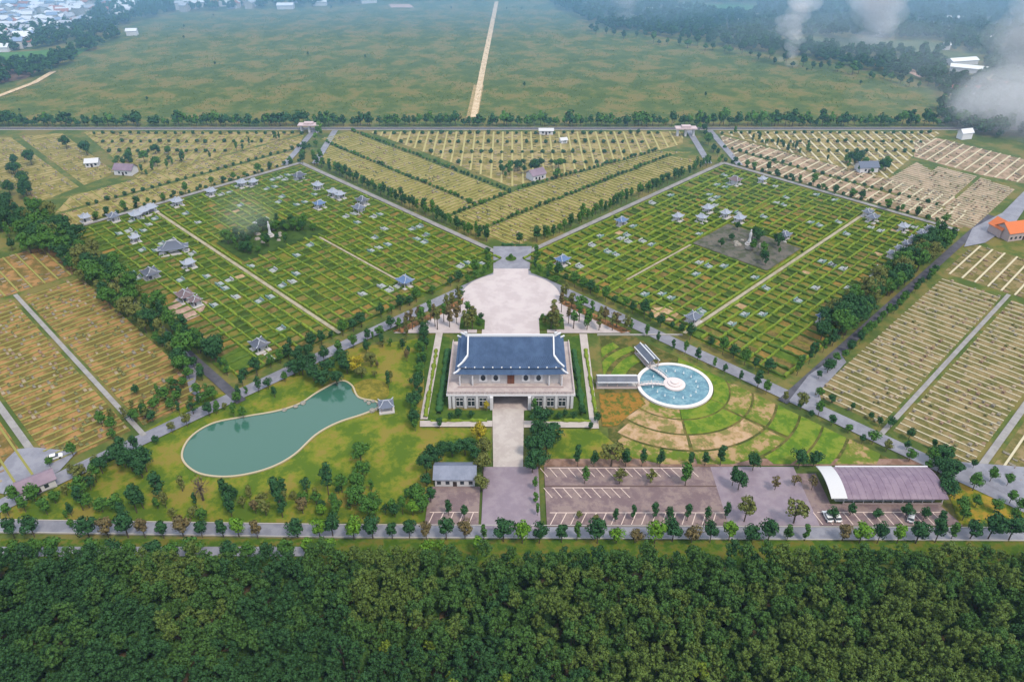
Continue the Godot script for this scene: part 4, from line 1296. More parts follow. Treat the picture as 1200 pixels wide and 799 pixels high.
func small_buildings() -> void:
	var blue := plain("roof_blue", Color(0.07, 0.13, 0.26), 0.5)
	var slate := plain("roof_slate", Color(0.13, 0.15, 0.20))
	var palegrey := plain("roof_pale", Color(0.26, 0.29, 0.36), 0.6)
	var dark := plain("roof_ink", Color(0.05, 0.06, 0.09), 0.5)
	var brown := plain("roof_brown", Color(0.16, 0.12, 0.13), 0.7)
	var white := plain("hall_white", Color(0.60, 0.59, 0.61))
	var rose := plain("rose_stone", Color(0.42, 0.34, 0.33))
	var mv := ground("mauve_sheet", [Color(0.15, 0.10, 0.145), Color(0.175, 0.12, 0.165), Color(0.20, 0.14, 0.185)], 40, 6, 0.55, 0.0)
	# family pavilions: x, y of the foot, width, roof
	var list := [
		[101, 260, 6, 0, "at the corner of the lake garden"], [134, 259, 6.5, 1, "beside an orange plot of the lake garden"], [160, 257, 6.5, 0, "in the white cluster of the lake garden"], [168, 253, 6.5, 0, "in the white cluster of the lake garden"], [177, 249, 7, 0, "in the white cluster of the lake garden"],
		[208, 241, 6.5, 0, "alone near the back of the lake garden"], [248, 229, 6, 0, "in the back row of the lake garden"], [284, 219, 6, 0, "in the back row of the lake garden"], [297, 218, 5.5, 0, "in the back row of the lake garden"],
		[159, 284, 5, 0, "small among the olive plots of the lake garden"], [222, 314, 6, 0, "beside the long blue shelter of the lake garden"], [178, 326, 8, 3, "near the tree strip of the lake garden"],
		[218, 352, 7.5, 4, "on bare earth in the lake garden"], [230, 358, 5.5, 4, "on bare earth in the lake garden"], [305, 410, 7, 3, "with a white path to the road below the lake garden"],
		[351, 211, 7, 3, "at the top corner of the lake garden"], [373, 222, 6, 0, "below the top corner of the lake garden"], [391, 230, 6, 0, "paired near the top of the lake garden"], [399, 233, 5.5, 0, "paired near the top of the lake garden"], [375, 244, 6, 2, "blue roofed in the lake garden"], [425, 240, 6.5, 3, "by the inner road of the lake garden"], [421, 249, 6.5, 1, "by the inner road of the lake garden"], [475, 335, 7, 2, "blue roofed near the plaza in the lake garden"],
		[728, 264, 6, 2, "blue roofed by the inner road of the pool garden"], [659, 310, 6.5, 2, "blue roofed near the plaza in the pool garden"], [794, 259, 5.5, 0, "among the hedges of the pool garden"], [829, 249, 6, 0, "in the group above the monument of the pool garden"], [822, 260, 5.5, 0, "in the group above the monument of the pool garden"], [850, 255, 5.5, 0, "in the group above the monument of the pool garden"], [866, 261, 6, 0, "in the group above the monument of the pool garden"],
		[861, 216, 7, 4, "at the top corner of the pool garden"], [893, 215, 5, 0, "by the road behind the pool garden"], [919, 281, 6, 1, "beside the monument of the pool garden"], [1016, 254, 5.5, 1, "at the path end of the pool garden"], [1022, 260, 6, 1, "at the path end of the pool garden"], [1058, 271, 5.5, 0, "near the far corner of the pool garden"], [1030, 324, 7, 3, "near the tree strip of the pool garden"],
		[1044, 303, 4.5, 1, "in the slanting row of the pool garden"], [1053, 297, 4.5, 1, "in the slanting row of the pool garden"], [1061, 291, 4.5, 1, "in the slanting row of the pool garden"], [1069, 285, 4.5, 1, "in the slanting row of the pool garden"], [1079, 279, 5, 1, "in the slanting row of the pool garden"], [1089, 274, 5.5, 3, "in the slanting row of the pool garden"], [1097, 276, 5.5, 3, "in the slanting row of the pool garden"],
		[812, 378, 6.5, 1, "beside a dirt mound at the edge of the pool garden"], [966, 378, 6.5, 2, "at the path corner of the pool garden"],
	]
	var roofs := [palegrey, slate, blue, dark, brown]
	var rname := ["pale grey", "slate", "blue", "black", "brown"]
	for e in list:
		var turn: float = (PI / 4 if e[0] > 600 else -PI / 4) + (PI / 2 if int(e[0]) % 3 == 0 else 0.0)
		pavilion(px(e[0], e[1]), e[2] * 0.76, e[2] * 0.68, 2.8 + e[2] * 0.06, turn, roofs[e[3]], white, "%s roofed family pavilion %s" % [rname[e[3]], e[4]])
	var sh := pavilion(px(204, 297), 11.0, 4.0, 3.0, PI / 9, slate, white, "long slate blue roofed shelter in the lake garden", "long_shelter", "shelter", false)
	sh.set_meta("category", "shelter")
	# pads of earth and pale steps
	sheet("earth_pad", pxs([762, 362, 785, 360, 796, 368, 788, 377, 768, 374]), ground("soil_pale", [], 60, 5), 0.21, "bare orange earth beside the pavilion of the pool garden", "earth")
	sheet("earth_pad", pxs([192, 362, 215, 345, 243, 355, 235, 370, 212, 380]), ground("pad_rose", [Color(0.3, 0.2, 0.15), Color(0.42, 0.3, 0.24)], 40, 5), 0.21, "pinkish bare earth round the brown pavilion of the lake garden", "earth")
	sheet("garden_path", pxs([308, 416, 314, 414, 325, 422, 318, 424]), plain("pale_stone", Color(0.5, 0.48, 0.47)), 0.3, "white stone path from the black pavilion to the road", "path")
	sheet("lawn", pxs([247, 425, 285, 405, 312, 420, 300, 430, 262, 438]), ground("grass_bright", [], 60, 5), 0.21, "bright green lawn in the lower corner of the lake garden", "lawn")
	# guardhouse, sheds and far houses
	gable_house(Vector3(-17.3, 0, -175.6), 12.0, 7.0, 3.4, 1.9, 0.0, white, ground("slate_tile", [Color(0.12, 0.14, 0.20), Color(0.17, 0.19, 0.26)], 30, 5, 0.5, 0.0), "slate blue roofed guardhouse beside the entrance drive", "guardhouse", "", true, "guardhouse")
	gable_house(Vector3(-143.6, 0, -171.5), 9.5, 5.5, 3.2, 1.6, PI / 4.6, white, mv, "mauve roofed shed on the paved junction", "shed", "", true, "shed")
	gable_house(px(148, 203), 11, 7, 3.5, 2.4, -0.15, white, mv, "mauve roofed house behind the lake garden", "house")
	gable_house(px(628, 209), 9, 7, 3.5, 2.4, 0.6, white, mv, "mauve roofed house among trees in the middle fields", "house")
	gable_house(px(1015, 200), 11, 7, 3.5, 2.4, 0.1, white, slate, "slate roofed house behind the pool garden", "house")
	gable_house(px(109, 194), 7, 6, 3.0, 1.6, 0.2, white, plain("white_sheet", Color(0.50, 0.50, 0.51), 0.5), "white roofed hut beside the tan fields", "hut", "", true, "hut")
	gable_house(px(640, 157), 9, 4, 3.0, 1.0, 0.0, white, plain("white_sheet", Color(0.50, 0.50, 0.51), 0.5), "white hut on the back road", "hut", "", true, "hut")
	gable_house(px(660, 167), 4, 4, 2.4, 1.0, 0.3, white, plain("white_sheet", Color(0.50, 0.50, 0.51), 0.5), "tiny white hut among the middle strips", "hut", "", false, "hut")
	for e in [[363, 155, "lake"], [803, 159, "pool"]]:
		var g := thing("gatehouse", "gate with flat pink roof over the avenue beyond the %s garden" % e[2], "gate", px(e[0], e[1]), 0.0)
		for x in [-5.2, 0.0, 5.2]:
			part(g, "pier", bx(x - 0.6, x + 0.6, 0, 5.0, -1.4, 1.4), white)
		part(g, "roof", bx(-7.0, 7.0, 5.0, 5.7, -3.0, 3.0), plain("gate_pink", Color(0.5, 0.4, 0.41)))
		part(g, "upper_roof", bx(-3.0, 3.0, 5.7, 6.9, -1.8, 1.8), plain("gate_pink", Color(0.5, 0.4, 0.41)))
	var orange := plain("roof_orange", Color(0.55, 0.16, 0.06), 0.75)
	gable_house(px(1190, 276), 18, 10, 4.5, 3.6, 0.25, rose, orange, "large house with orange tiled roof by the road fork", "house")
	gable_house(px(1172, 274), 8, 8, 4.5, 3.0, 0.25 + PI / 2, rose, orange, "side wing with orange tiled roof next to the large house", "house")

func park_trees() -> void:
	# the row at the back of the park
	tree_line("far", "dark dark mid", Vector3(-372, 0, -522), Vector3(330, 0, -522), 3.2, 0.82, 1.2, "dark tree in the long row behind the back road", "row of trees behind the back road")
	# tree strips along the outer roads
	for m in [1.0, -1.0]:
		var s := "pool" if m > 0 else "lake"
		for k in (130 if m > 0 else 190):
			var b := rnd(88.0, 98.0) if m > 0 else rnd(77.5, 92.0)
			var a := rnd(262, 396) if m > 0 else rnd(247, 440)
			if m < 0 and b > 84.0 and b < 87.4: continue
			tree(pick("round slim broad round broad"), pick("dark dark mid mid olive" if m < 0 else "dark mid mid olive dark"), ab(a, b, m), rnd(0.75, 1.1), "tree in the dense strip along the outer road of the %s garden" % s, "tree strip along the outer road of the %s garden" % s)
		tree_line("round", "dark dark mid", ab(229.0, 205, m), ab(229.0, 92, m), 4.6, 0.66, 0.8, "round tree between the %s garden and the road below it" % s, "trees along the road below the %s garden" % s)
		tree_line("slim", "dark mid", ab(231.8, 250, m), ab(231.8, 400, m), 3.6, 0.68, 1.0, "dark slim tree along the inner road of the %s garden" % s, "trees along the inner road of the %s garden" % s)
		tree_line("round", "mid dark", ab(234.2, 250, m), ab(234.2, 400, m), 6.5, 0.5, 1.2, "small round tree beside the inner road of the %s garden" % s, "small trees along the inner road of the %s garden" % s)
		tree_line("round", "dark mid", ab(411, 222, m), ab(411, 100, m), 7.0, 0.6, 1.5, "round tree along the road behind the %s garden" % s, "trees along the road behind the %s garden" % s)
		tree_line("round", "mid dark lime", Vector3(m * 127, 0, -450), Vector3(m * 127, 0, -510), 5.5, 0.7, 2.5, "tree in the middle strip of the avenue beyond the %s garden" % s, "trees of the avenue beyond the %s garden" % s)
		for k in 16:
			tree("slim", pick("dark mid"), ab(rnd(452, 462), rnd(150, 262), m), rnd(0.5, 0.8), "slim tree among the far strips beyond the %s garden" % s, "trees among the far strips beyond the %s garden" % s)
		tree_line("round", "dark mid", ab(229.5, 78, m), ab(229.5, 26, m), 6.0, 0.5, 0.8, "small round tree along the road below the %s fields" % s, "small trees below the %s fields" % s)
		tree_line("slim" if m > 0 else "round", "dark mid mid", ab(218.2, 150, m), ab(218.2, 95, m), 5.6, 0.6, 0.8, "tree on the outer kerb of the road below the %s garden" % s, "trees on the outer kerb of the road below the %s garden" % s)
		tree_line("round", "dark mid olive", ab(218.4, 90, m), ab(218.4, 30, m), 6.0, 0.55, 0.9, "small tree on the far kerb of the road past the %s garden" % s, "small trees on the far kerb past the %s garden" % s)
		tree_line("round", "dark mid dark", ab(240, 81.6, m), ab(352, 83.2, m), 4.6, 0.55, 0.7, "small round tree between the outer road and the %s grave rows" % s, "small trees between the outer road and the %s grave rows" % s)
		tree_line("slim", "dark mid", ab(236, 89.2, m), ab(268, 89.6, m), 4.6, 0.6, 0.6, "slim tree between the outer road and the lower corner of the %s garden" % s, "slim trees at the lower corner of the %s garden" % s)
		# feathery trees on the terraces by the plaza
		for p in [[15.5, -262], [17.5, -268], [20.5, -274], [22.0, -281], [19.0, -263], [25, -262], [30, -261.5], [35, -261], [40, -261], [45, -259.5], [27, -267], [33, -268], [28, -275], [37, -266], [23, -266], [31, -264], [36, -262.5], [41.5, -263], [24.5, -278], [21.5, -285.5], [18.2, -259.5], [16.5, -265.5]]:
			tree(pick("palm palm loose slim"), pick("olive brown olive mid"), Vector3(m * p[0] + rnd(-0.8, 0.8), 0, p[1] + rnd(-0.8, 0.8)), rnd(0.8, 1.1), "feathery olive tree on the paved wedge on the %s side of the plaza" % s, "feathery trees on the %s side of the plaza" % s)
		for p in [[13, -264], [16.5, -271], [12.5, -268]]:
			tree("round", pick("dark olive mid"), Vector3(m * p[0], 0, p[1]), 0.55, "small tree in the plaza corner bed on the %s side" % s, "small trees in the %s corner bed of the plaza" % s)
		for p in [[10.5, -312], [12.5, -307], [16, -303], [10.8, -317], [12, -321], [11.5, -327], [19.5, -300]]:
			tree(pick("round slim"), pick("mid dark"), Vector3(m * p[0], 0, p[1]), rnd(0.5, 0.75), "tree between the plaza and the forecourt on the %s side" % s, "trees beside the forecourt on the %s side" % s)
	# middle strips of the centre: shrubs in rows and straight strips
	var block := pxs([432, 154.5, 520, 187, 598, 219, 690, 198, 800, 169, 801, 154.5])
	field("grave_field", block, mats["field_tan"], "wide tan field of straight strips in the middle behind the park", Vector2(0, -1), 6.2, 1.1, 0.3, plain("row_yellow2", Color(0.36, 0.32, 0.13)), "turf_row", [mats["g_tan"], mats["g_olive"]], 2.2, 0.5)
	for z in [-505, -487, -468, -450]:
		var half: float = 100.0 - (z + 505) * 0.72
		var n := int(half * 2 / 6.2)
		for i in n:
			var x: float = -half + (i + 0.5) * half * 2 / n
			if Geometry2D.is_point_in_polygon(Vector2(x, z), block): tree("shrub", "dark", Vector3(x, 0, z), rnd(1.2, 1.7), "dark clipped shrub in a cross row of the middle field", "shrubs of the middle field")
	for k in 16:
		tree(pick("round broad"), pick("dark mid"), px(rnd(588, 660), rnd(193, 210)), rnd(0.5, 0.8), "dark tree round the mauve roofed house in the middle fields", "trees round the middle house")
	for k in 14:
		tree(pick("round broad"), pick("dark mid"), px(rnd(125, 200), rnd(180, 196)), rnd(0.5, 0.8), "dark tree round the mauve roofed house behind the lake garden", "trees round the house behind the lake garden")
		tree(pick("round broad"), pick("dark mid"), px(rnd(995, 1040), rnd(188, 205)), rnd(0.5, 0.8), "dark tree round the slate roofed house behind the pool garden", "trees round the house behind the pool garden")
	for p in [[102, 182], [78, 175]]:
		tree("broad", "dark", px(p[0], p[1]), 0.9, "dark broad tree standing among the far fields beyond the lake garden", "lone trees of the far fields")
	# far left wood strip beside the tan fields
	for k in 90:
		var p := px(rnd(-20, 95), rnd(225, 305))
		var t := v2(p)
		var u := (-p.z + p.x) * R2
		if u < 66 or u > 92 or (u > 83 and u < 89): continue
		tree(pick("round broad slim"), pick("dark dark mid"), p, rnd(0.75, 1.15), "dark tree in the thick strip at the corner of the lake garden", "thick tree strip at the corner of the lake garden")
	for k in 30:
		var p := px(rnd(-10, 40), rnd(190, 270))
		tree(pick("round broad"), pick("dark dark mid"), p, rnd(0.8, 1.1), "dark tree beside the tan fields beyond the lake garden", "trees beside the far tan fields")
	# lower road
	var rd := "row of trees along the lower road"
	tree_px("round", "dark", [17, 631, 40, 629, 105, 632, 150, 630, 192, 631, 237, 630, 262, 630, 349, 630, 390, 629, 437, 631, 460, 632, 480, 631, 523, 633, 590, 635, 632, 637, 658, 636, 700, 637, 788, 635, 832, 636, 878, 636, 900, 635, 1028, 637, 1073, 637, 1137, 632, 1158, 632, 1182, 634, 1096, 636], 0.9, "dark green round tree in the row along the lower road", rd)
	tree_px("round", "lime", [280, 629, 375, 631, 415, 633, 612, 637, 722, 637, 767, 637, 854, 634, 1007, 637, 1051, 637], 0.92, "bright lime green round tree in the row along the lower road", rd)
	tree_px("round", "brown", [127, 630, 170, 630, 215, 630, 302, 631, 500, 632, 545, 632, 744, 636, 810, 636, 987, 634], 0.75, "brownish round tree in the row along the lower road", rd)
	tree_px("slim", "mid", [567, 634, 676, 634, 85, 622, 922, 634, 943, 634, 1115, 632], 0.6, "mid green slim tree in the row along the lower road", rd)
	tree_px("round", "mid", [67, 655, 112, 657, 157, 657, 203, 656, 228, 656, 293, 657, 337, 655, 45, 655, 22, 654], 0.85, "green round tree between the lower road and the rubber wood", "trees before the rubber wood")
	tree_px("round", "dark", [135, 656, 182, 656, 270, 656, 313, 656], 0.85, "dark round tree between the lower road and the rubber wood", "trees before the rubber wood")
	tree_px("round", "lime", [362, 652, 388, 652, 500, 655, 517, 652, 560, 650], 0.65, "lime green tree at the edge of the rubber wood", "trees before the rubber wood")
	# car parks
	tree_px("slim", "dark", [721, 612, 742, 610, 766, 608, 784, 610, 805, 611, 827, 612, 850, 609, 545, 609, 526, 605], 0.55, "small dark slim tree in the parking bays by the lower road", "small trees in the parking bays")
	tree_px("round", "olive", [678, 608, 698, 615], 0.4, "small olive tree in the parking bays by the lower road", "small trees in the parking bays")
	tree_px("slim", "mid", [685, 568, 803, 570], 0.8, "mid green tree in the upper parking strip", "trees of the upper parking strip")
	tree_px("loose", "olive", [726, 568, 762, 567], 0.75, "thin olive tree in the upper parking strip", "trees of the upper parking strip")
	tree_px("slim", "dark", [677, 547, 696, 547, 733, 547, 752, 547, 773, 548, 809, 547, 826, 546, 844, 546, 858, 570], 0.68, "dark slim tree in the row above the parking bays", "row of trees above the parking bays")
	tree_px("broad", "dark", [882, 552, 936, 548, 953, 547, 865, 575], 0.58, "large dark tree at the edge of the open yard", "large trees round the open yard")
	tree_px("loose", "olive", [872, 612, 930, 614, 716, 547], 0.95, "open crowned olive tree at the edge of the open yard", "open trees round the yard")
	tree_px("loose", "brown", [908, 575, 951, 575, 931, 570], 0.5, "thin brownish young tree in the open yard", "thin young trees in the yard")
	tree_px("round", "dark", [975, 609, 996, 605, 1027, 609, 1061, 607, 1082, 610, 1103, 612], 0.55, "small dark tree in the bays before the long building", "small trees before the long building")
	tree_px("broad", "dark", [1102, 545, 1105, 575, 1112, 560, 1098, 556, 1108, 585], 0.6, "dark broad tree at the end of the long building", "trees at the end of the long building")
	tree_px("round", "mid", [1125, 600, 1140, 575, 1143, 595, 1165, 600, 1160, 565, 1180, 570, 1183, 590, 1185, 612, 1195, 600, 1128, 610, 1090, 543], 0.6, "round green tree on the yellow verge behind the long building", "trees on the yellow verge")
	# lawn and lake
	tree_px("slim", "dark", [385, 580, 326, 590, 331, 606, 266, 588, 272, 608, 168, 596, 97, 598, 160, 601, 187, 584], 0.9, "dark slim tree standing on the lake lawn", "slim trees on the lake lawn")
	tree_px("loose", "olive", [285, 596, 312, 604, 203, 608, 227, 606, 93, 562, 85, 558, 110, 570], 0.55, "thin olive tree on the lake lawn", "thin trees on the lake lawn")
	tree_px("round", "mid", [120, 600, 140, 602, 55, 603, 65, 590, 20, 592, 42, 590, 98, 582, 395, 604, 113, 565, 30, 600, 10, 605], 0.75, "round green tree on the lake lawn", "round trees on the lake lawn")
	tree_px("round", "lime", [377, 604, 484, 604, 440, 605], 0.62, "lime green tree on the lake lawn", "lime trees on the lake lawn")
	tree_px("round", "brown", [355, 602, 300, 602], 0.6, "brown leaved tree on the lake lawn", "brown trees on the lake lawn")
	for k in 44:
		tree(pick("slim slim round loose"), pick("dark mid mid olive"), px(rnd(60, 505), rnd(572, 612)), rnd(0.5, 0.85), "young tree on the lower strip of the lake lawn", "young trees on the lower strip of the lake lawn")
	for k in 30:
		tree(pick("slim round loose"), pick("dark mid olive"), px(rnd(130, 300), lerpf(500, 455, rng.randf()) + rnd(-6, 6)), rnd(0.45, 0.7), "young tree between the lake and the brown field road", "young trees by the brown field road")
	tree_px("bare", "brown", [238, 586], 1.0, "bare spreading tree below the round end of the lake", "")
	tree_px("broad", "dark", [147, 548, 138, 545, 155, 552, 143, 538, 167, 560, 172, 553, 120, 555], 0.62, "dark broad tree in the clump beside the lake road", "clump of trees beside the lake road")
	tree_px("broad", "mid", [420, 575, 425, 560, 418, 592, 440, 600, 432, 606, 423, 540, 495, 600, 488, 590], 0.62, "tall green tree on the lawn between lake and guardhouse", "tall trees between lake and guardhouse")
	tree_px("round", "dark", [463, 606, 500, 570, 505, 590], 0.68, "dark round tree on the lawn beside the guardhouse", "dark trees beside the guardhouse")
	tree_px("broad", "dark", [378, 452, 395, 452, 368, 446, 355, 440, 385, 440, 350, 425, 362, 420, 400, 430, 345, 440, 407, 438], 0.62, "dark broad tree in the grove above the lake", "grove above the lake")
	tree_px("broad", "yellow", [416, 436], 0.62, "yellow green broad tree in the grove above the lake", "")
	tree_px("broad", "olive", [424, 443, 435, 430], 0.55, "olive tree in the grove above the lake", "grove above the lake")
	tree_px("slim", "dark", [335, 420, 340, 408, 322, 466, 281, 468, 285, 455, 303, 460, 455, 455, 430, 415, 448, 405, 472, 410, 478, 420], 0.58, "slim tree on the upper lawn by the lake", "slim trees on the upper lawn by the lake")
	tree_px("round", "mid", [207, 470, 215, 455, 240, 472, 250, 470, 195, 470, 180, 480, 170, 490, 222, 445, 232, 465, 160, 495, 120, 500, 132, 505], 0.65, "round tree along the road between lake and brown field", "trees along the road between lake and brown field")
	for k in 26:
		var t := k / 25.0
		tree(pick("broad round slim"), pick("dark dark mid"), px(lerpf(499, 484, t) + rnd(-4, 4), lerpf(392, 505, t)), rnd(0.5, 0.72), "dark tree in the row along the straight footpath toward the lake", "tree row along the lake footpath")
	for k in 14:
		tree(pick("loose slim"), pick("olive mid brown"), px(rnd(430, 480), rnd(385, 450)), rnd(0.4, 0.65), "thin olive tree on the dry lawn above the lake", "thin trees on the dry lawn")
	# round the guardhouse and the walk
	tree_px("broad", "dark", [505, 540, 512, 545, 500, 555, 530, 535, 545, 533, 556, 537, 520, 534], 0.6, "dark broad tree behind the guardhouse", "trees behind the guardhouse")
	tree_px("broad", "yellow", [562, 520], 0.7, "yellow flowering broad tree beside the pale walk", "")
	tree_px("broad", "olive", [566, 555, 565, 575, 568, 535], 0.55, "olive tree between the guardhouse and the drive", "olive trees beside the drive")
	tree_px("broad", "dark", [630, 515, 626, 535, 640, 530, 624, 555, 632, 548, 645, 520, 632, 500], 0.68, "large dark tree across the walk from the guardhouse", "large dark trees beside the walk")
	tree_px("slim", "mid", [627, 575, 628, 590, 630, 605], 0.5, "slim green tree between the drive and the parking bays", "slim trees beside the drive")
	tree_px("round", "dark", [552, 490, 537, 492, 528, 495, 655, 492, 672, 493, 662, 490, 515, 502, 692, 505, 700, 497, 645, 490, 682, 487], 0.45, "small dark tree under the hall windows", "small trees under the hall windows")
	tree_px("slim", "yellow", [570, 482], 0.55, "yellow slim tree beside the hall porch", "")
	tree_px("slim", "mid", [626, 485], 0.62, "green slim tree beside the hall porch", "")
	tree_px("round", "dark", [950, 490, 937, 480, 1010, 520, 1030, 500, 962, 478, 1062, 528], 0.42, "small dark tree along the kerb of the brown field", "small trees along the brown field kerb")

func rubber_wood() -> void:
	var spots := []
	var z := -139.0
	while z < -84.0:
		var x := -155.0
		while x < 155.0:
			var p := Vector3(x + rnd(-1.2, 1.2), 0, z + rnd(-1.1, 1.1)) if x > -42.0 else Vector3(x + rnd(-0.9, 0.9), 0, z + rnd(-0.3, 0.3))
			var half := 0.0
			x += 3.0
			if absf(p.x) > -p.z * 0.9 + 24: continue
			spots.append(p)
		z += 2.7
	var patch := FastNoiseLite.new()
	patch.seed = 3
	patch.frequency = 0.012
	# the 300 nearest stand as single trees, the rest as one wood
	spots.sort_custom(func(a, b): return a.length() < b.length())
	var rest := {"wood_dark": [], "wood_mid": [], "wood_olive": []}
	var made := 0
	for p in spots:
		var q := patch.get_noise_2d(p.x, p.z) + (0.10 if p.x > -40 else -0.28) + rnd(-0.16, 0.16)
		var tn := "wood_dark" if q < -0.06 else ("wood_mid" if q < 0.2 else "wood_olive")
		if rng.randf() < 0.03 and p.x > -30: tn = "wood_bright"
		var s := rnd(0.74, 1.14)
		if made < 300 and -p.z > 92:
			made += 1
			tree("wood", tn, p, s, {"wood_dark": "dark green crowned tree of the rubber wood", "wood_mid": "mid green crowned tree of the rubber wood", "wood_olive": "olive crowned tree of the rubber wood", "wood_bright": "bright olive crowned tree of the rubber wood"}[tn], "trees of the rubber wood")
		else:
			rest["wood_olive" if tn == "wood_bright" else tn].append(stand(p, s))
	for k in rest:
		scatter("rubber_wood", "wood", k, rest[k], "rest of the closely planted rubber wood", "wood")
	var low := []
	for k in 2600:
		low.append(stand(Vector3(rnd(-150, 150), 0, rnd(-140, -84)), rnd(1.6, 3.0)))
	scatter("undergrowth", "shrub", "wood_mid", low, "green undergrowth beneath the rubber wood", "undergrowth")
	sheet("wood_floor", rect(-260, 260, -139, -30), ground("wood_floor", [Color(0.10, 0.08, 0.04), Color(0.15, 0.11, 0.06)], 60, 6), 0.04, "dark leaf covered floor of the rubber wood", "ground")

func far_country() -> void:
	var meadow := ground("meadow", [Color(0.14, 0.215, 0.055), Color(0.165, 0.245, 0.06), Color(0.20, 0.28, 0.065), Color(0.265, 0.30, 0.08)], 260, 26, 0.95, 3.0)
	var poly := pxs([-80, 138, 1095, 139, 1105, 118, 1085, 98, 1020, 85, 930, 70, 860, 57, 780, 45, 700, 34, 640, 5, 600, -2, 400, 4, 320, 14, 205, 20, 130, 53, 60, 85, 0, 108, -80, 140])
	sheet("meadow", poly, meadow, 0.02, "wide rough meadow beyond the tree row", "meadow")
	var dirt := ground("dirt_track", [Color(0.48, 0.36, 0.22), Color(0.6, 0.47, 0.32)], 60, 9)
	sheet("dirt_road", band([v2(px(555, 138)), v2(px(566, 80)), v2(px(582, 2))], 4.6), dirt, 0.2, "straight pale dirt road across the meadow", "road")
	sheet("dirt_road", band([v2(px(553, 138)), v2(px(561, 100))], 8.0), ground("dirt_edge", [Color(0.25, 0.2, 0.08), Color(0.36, 0.26, 0.13)], 60, 7), 0.1, "dusty verge at the near end of the dirt road", "verge")
	sheet("dirt_road", band([v2(px(-40, 128)), v2(px(0, 112)), v2(px(40, 97)), v2(px(62, 84))], 5.0), dirt, 0.2, "dirt road along the edge of the meadow toward the town", "road")
	sheet("farm_field", pxs([-40, 64, 105, 56, 85, 68, 60, 71, -40, 76]), ground("crop_green", [Color(0.06, 0.15, 0.03), Color(0.08, 0.18, 0.04)], 100, 20), 0.02, "bright green farm field before the town", "field")
	sheet("farm_field", pxs([-40, 77, 60, 72, 30, 92, -40, 105]), ground("crop_brown", [Color(0.12, 0.085, 0.065), Color(0.16, 0.11, 0.085)], 100, 20), 0.02, "ploughed brown farm field before the town", "field")
	sheet("farm_field", pxs([800, 4, 885, 6, 880, 16, 800, 12]), mats["crop_green"], 0.02, "green farm field between far woods", "field")
	sheet("farm_field", pxs([930, 44, 1105, 50, 1100, 62, 1030, 60, 930, 52]), ground("far_clearing", [Color(0.09, 0.12, 0.05), Color(0.12, 0.14, 0.06)], 100, 20), 0.02, "pale green clearing between far woods", "field")
	# tufts and low scrub on the meadow
	var tufts := []
	var scrub := []
	var nz := FastNoiseLite.new()
	nz.seed = 21
	nz.frequency = 0.02
	while tufts.size() < 11000:
		var p := Vector3(rnd(-430, 340), 0, rnd(-1010, -535))
		if not Geometry2D.is_point_in_polygon(v2(p), poly): continue
		if rng.randf() > 0.45 + nz.get_noise_2d(p.x, p.z) * 1.4: continue
		tufts.append(stand(p, rnd(0.2, 0.5)))
		if rng.randf() < 0.002: scrub.append(p)
	scatter("meadow_tufts", "shrub", "meadow", tufts, "rough grass tufts and low scrub over the meadow", "scrub")
	for p in scrub:
		tree("round", "dark", p, rnd(0.3, 0.6), "small dark bush alone on the meadow", "bushes on the meadow", "meadow_bush", "bush")
	# woods
	var woods := []
	var areas := [pxs([-60, 66, 100, 52, 145, 30, 205, 14, 205, -8, 130, -8, 100, 30, -60, 45]), pxs([-60, 78, 62, 72, 115, 52, 145, 36, 140, 44, 60, 86, 25, 94, -60, 112]), pxs([640, 2, 700, 33, 780, 44, 860, 56, 930, 68, 1020, 84, 1090, 97, 1108, 118, 1150, 150, 1260, 150, 1260, -10, 640, -10]), pxs([1105, 118, 1095, 140, 1150, 158, 1260, 178, 1260, 140]), pxs([200, -10, 200, 14, 320, 10, 470, 2, 640, 0, 640, -14])]
	var gaps := [pxs([795, 2, 890, 4, 885, 17, 795, 13]), pxs([925, 42, 1108, 48, 1104, 64, 1030, 62, 925, 54]), pxs([1110, 62, 1150, 62, 1150, 92, 1105, 95])]
	for i in areas.size():
		var lo := Vector2(1e9, 1e9)
		var hi := -lo
		for p in areas[i]:
			lo = lo.min(p)
			hi = hi.max(p)
		var n := int((hi.x - lo.x) * (hi.y - lo.y) / 42.0)
		for k in mini(n, 9000):
			var p := Vector2(rnd(lo.x, hi.x), rnd(lo.y, hi.y))
			if not Geometry2D.is_point_in_polygon(p, areas[i]): continue
			var skip := false
			for g in gaps: skip = skip or Geometry2D.is_point_in_polygon(p, g)
			if skip or (i == 4 and rng.randf() < 0.4): continue
			woods.append(stand(Vector3(p.x, 0, p.y), rnd(0.8, 1.5)))
	scatter("far_wood", "far", "dark", woods, "dark woods round the far edge of the meadow", "wood")
	# the town and scattered houses
	var walls := [plain("w1", Color(0.6, 0.58, 0.56)), plain("w2", Color(0.66, 0.66, 0.68)), plain("w3", Color(0.45, 0.42, 0.38))]
	var rr := [plain("r_white", Color(0.62, 0.64, 0.68), 0.6), plain("r_grey", Color(0.36, 0.38, 0.43), 0.6), plain("r_red", Color(0.36, 0.15, 0.11)), plain("r_blue", Color(0.2, 0.27, 0.4), 0.6)]
	var rn := ["white roofed", "grey roofed", "red roofed", "blue roofed"]
	var town := [pxs([-10, 62, 25, 58, 60, 40, 95, 38, 110, 22, 120, -4, -10, -4]), pxs([125, 24, 150, 22, 165, -4, 125, -4]), pxs([205, 14, 300, 10, 300, -4, 205, -4])]
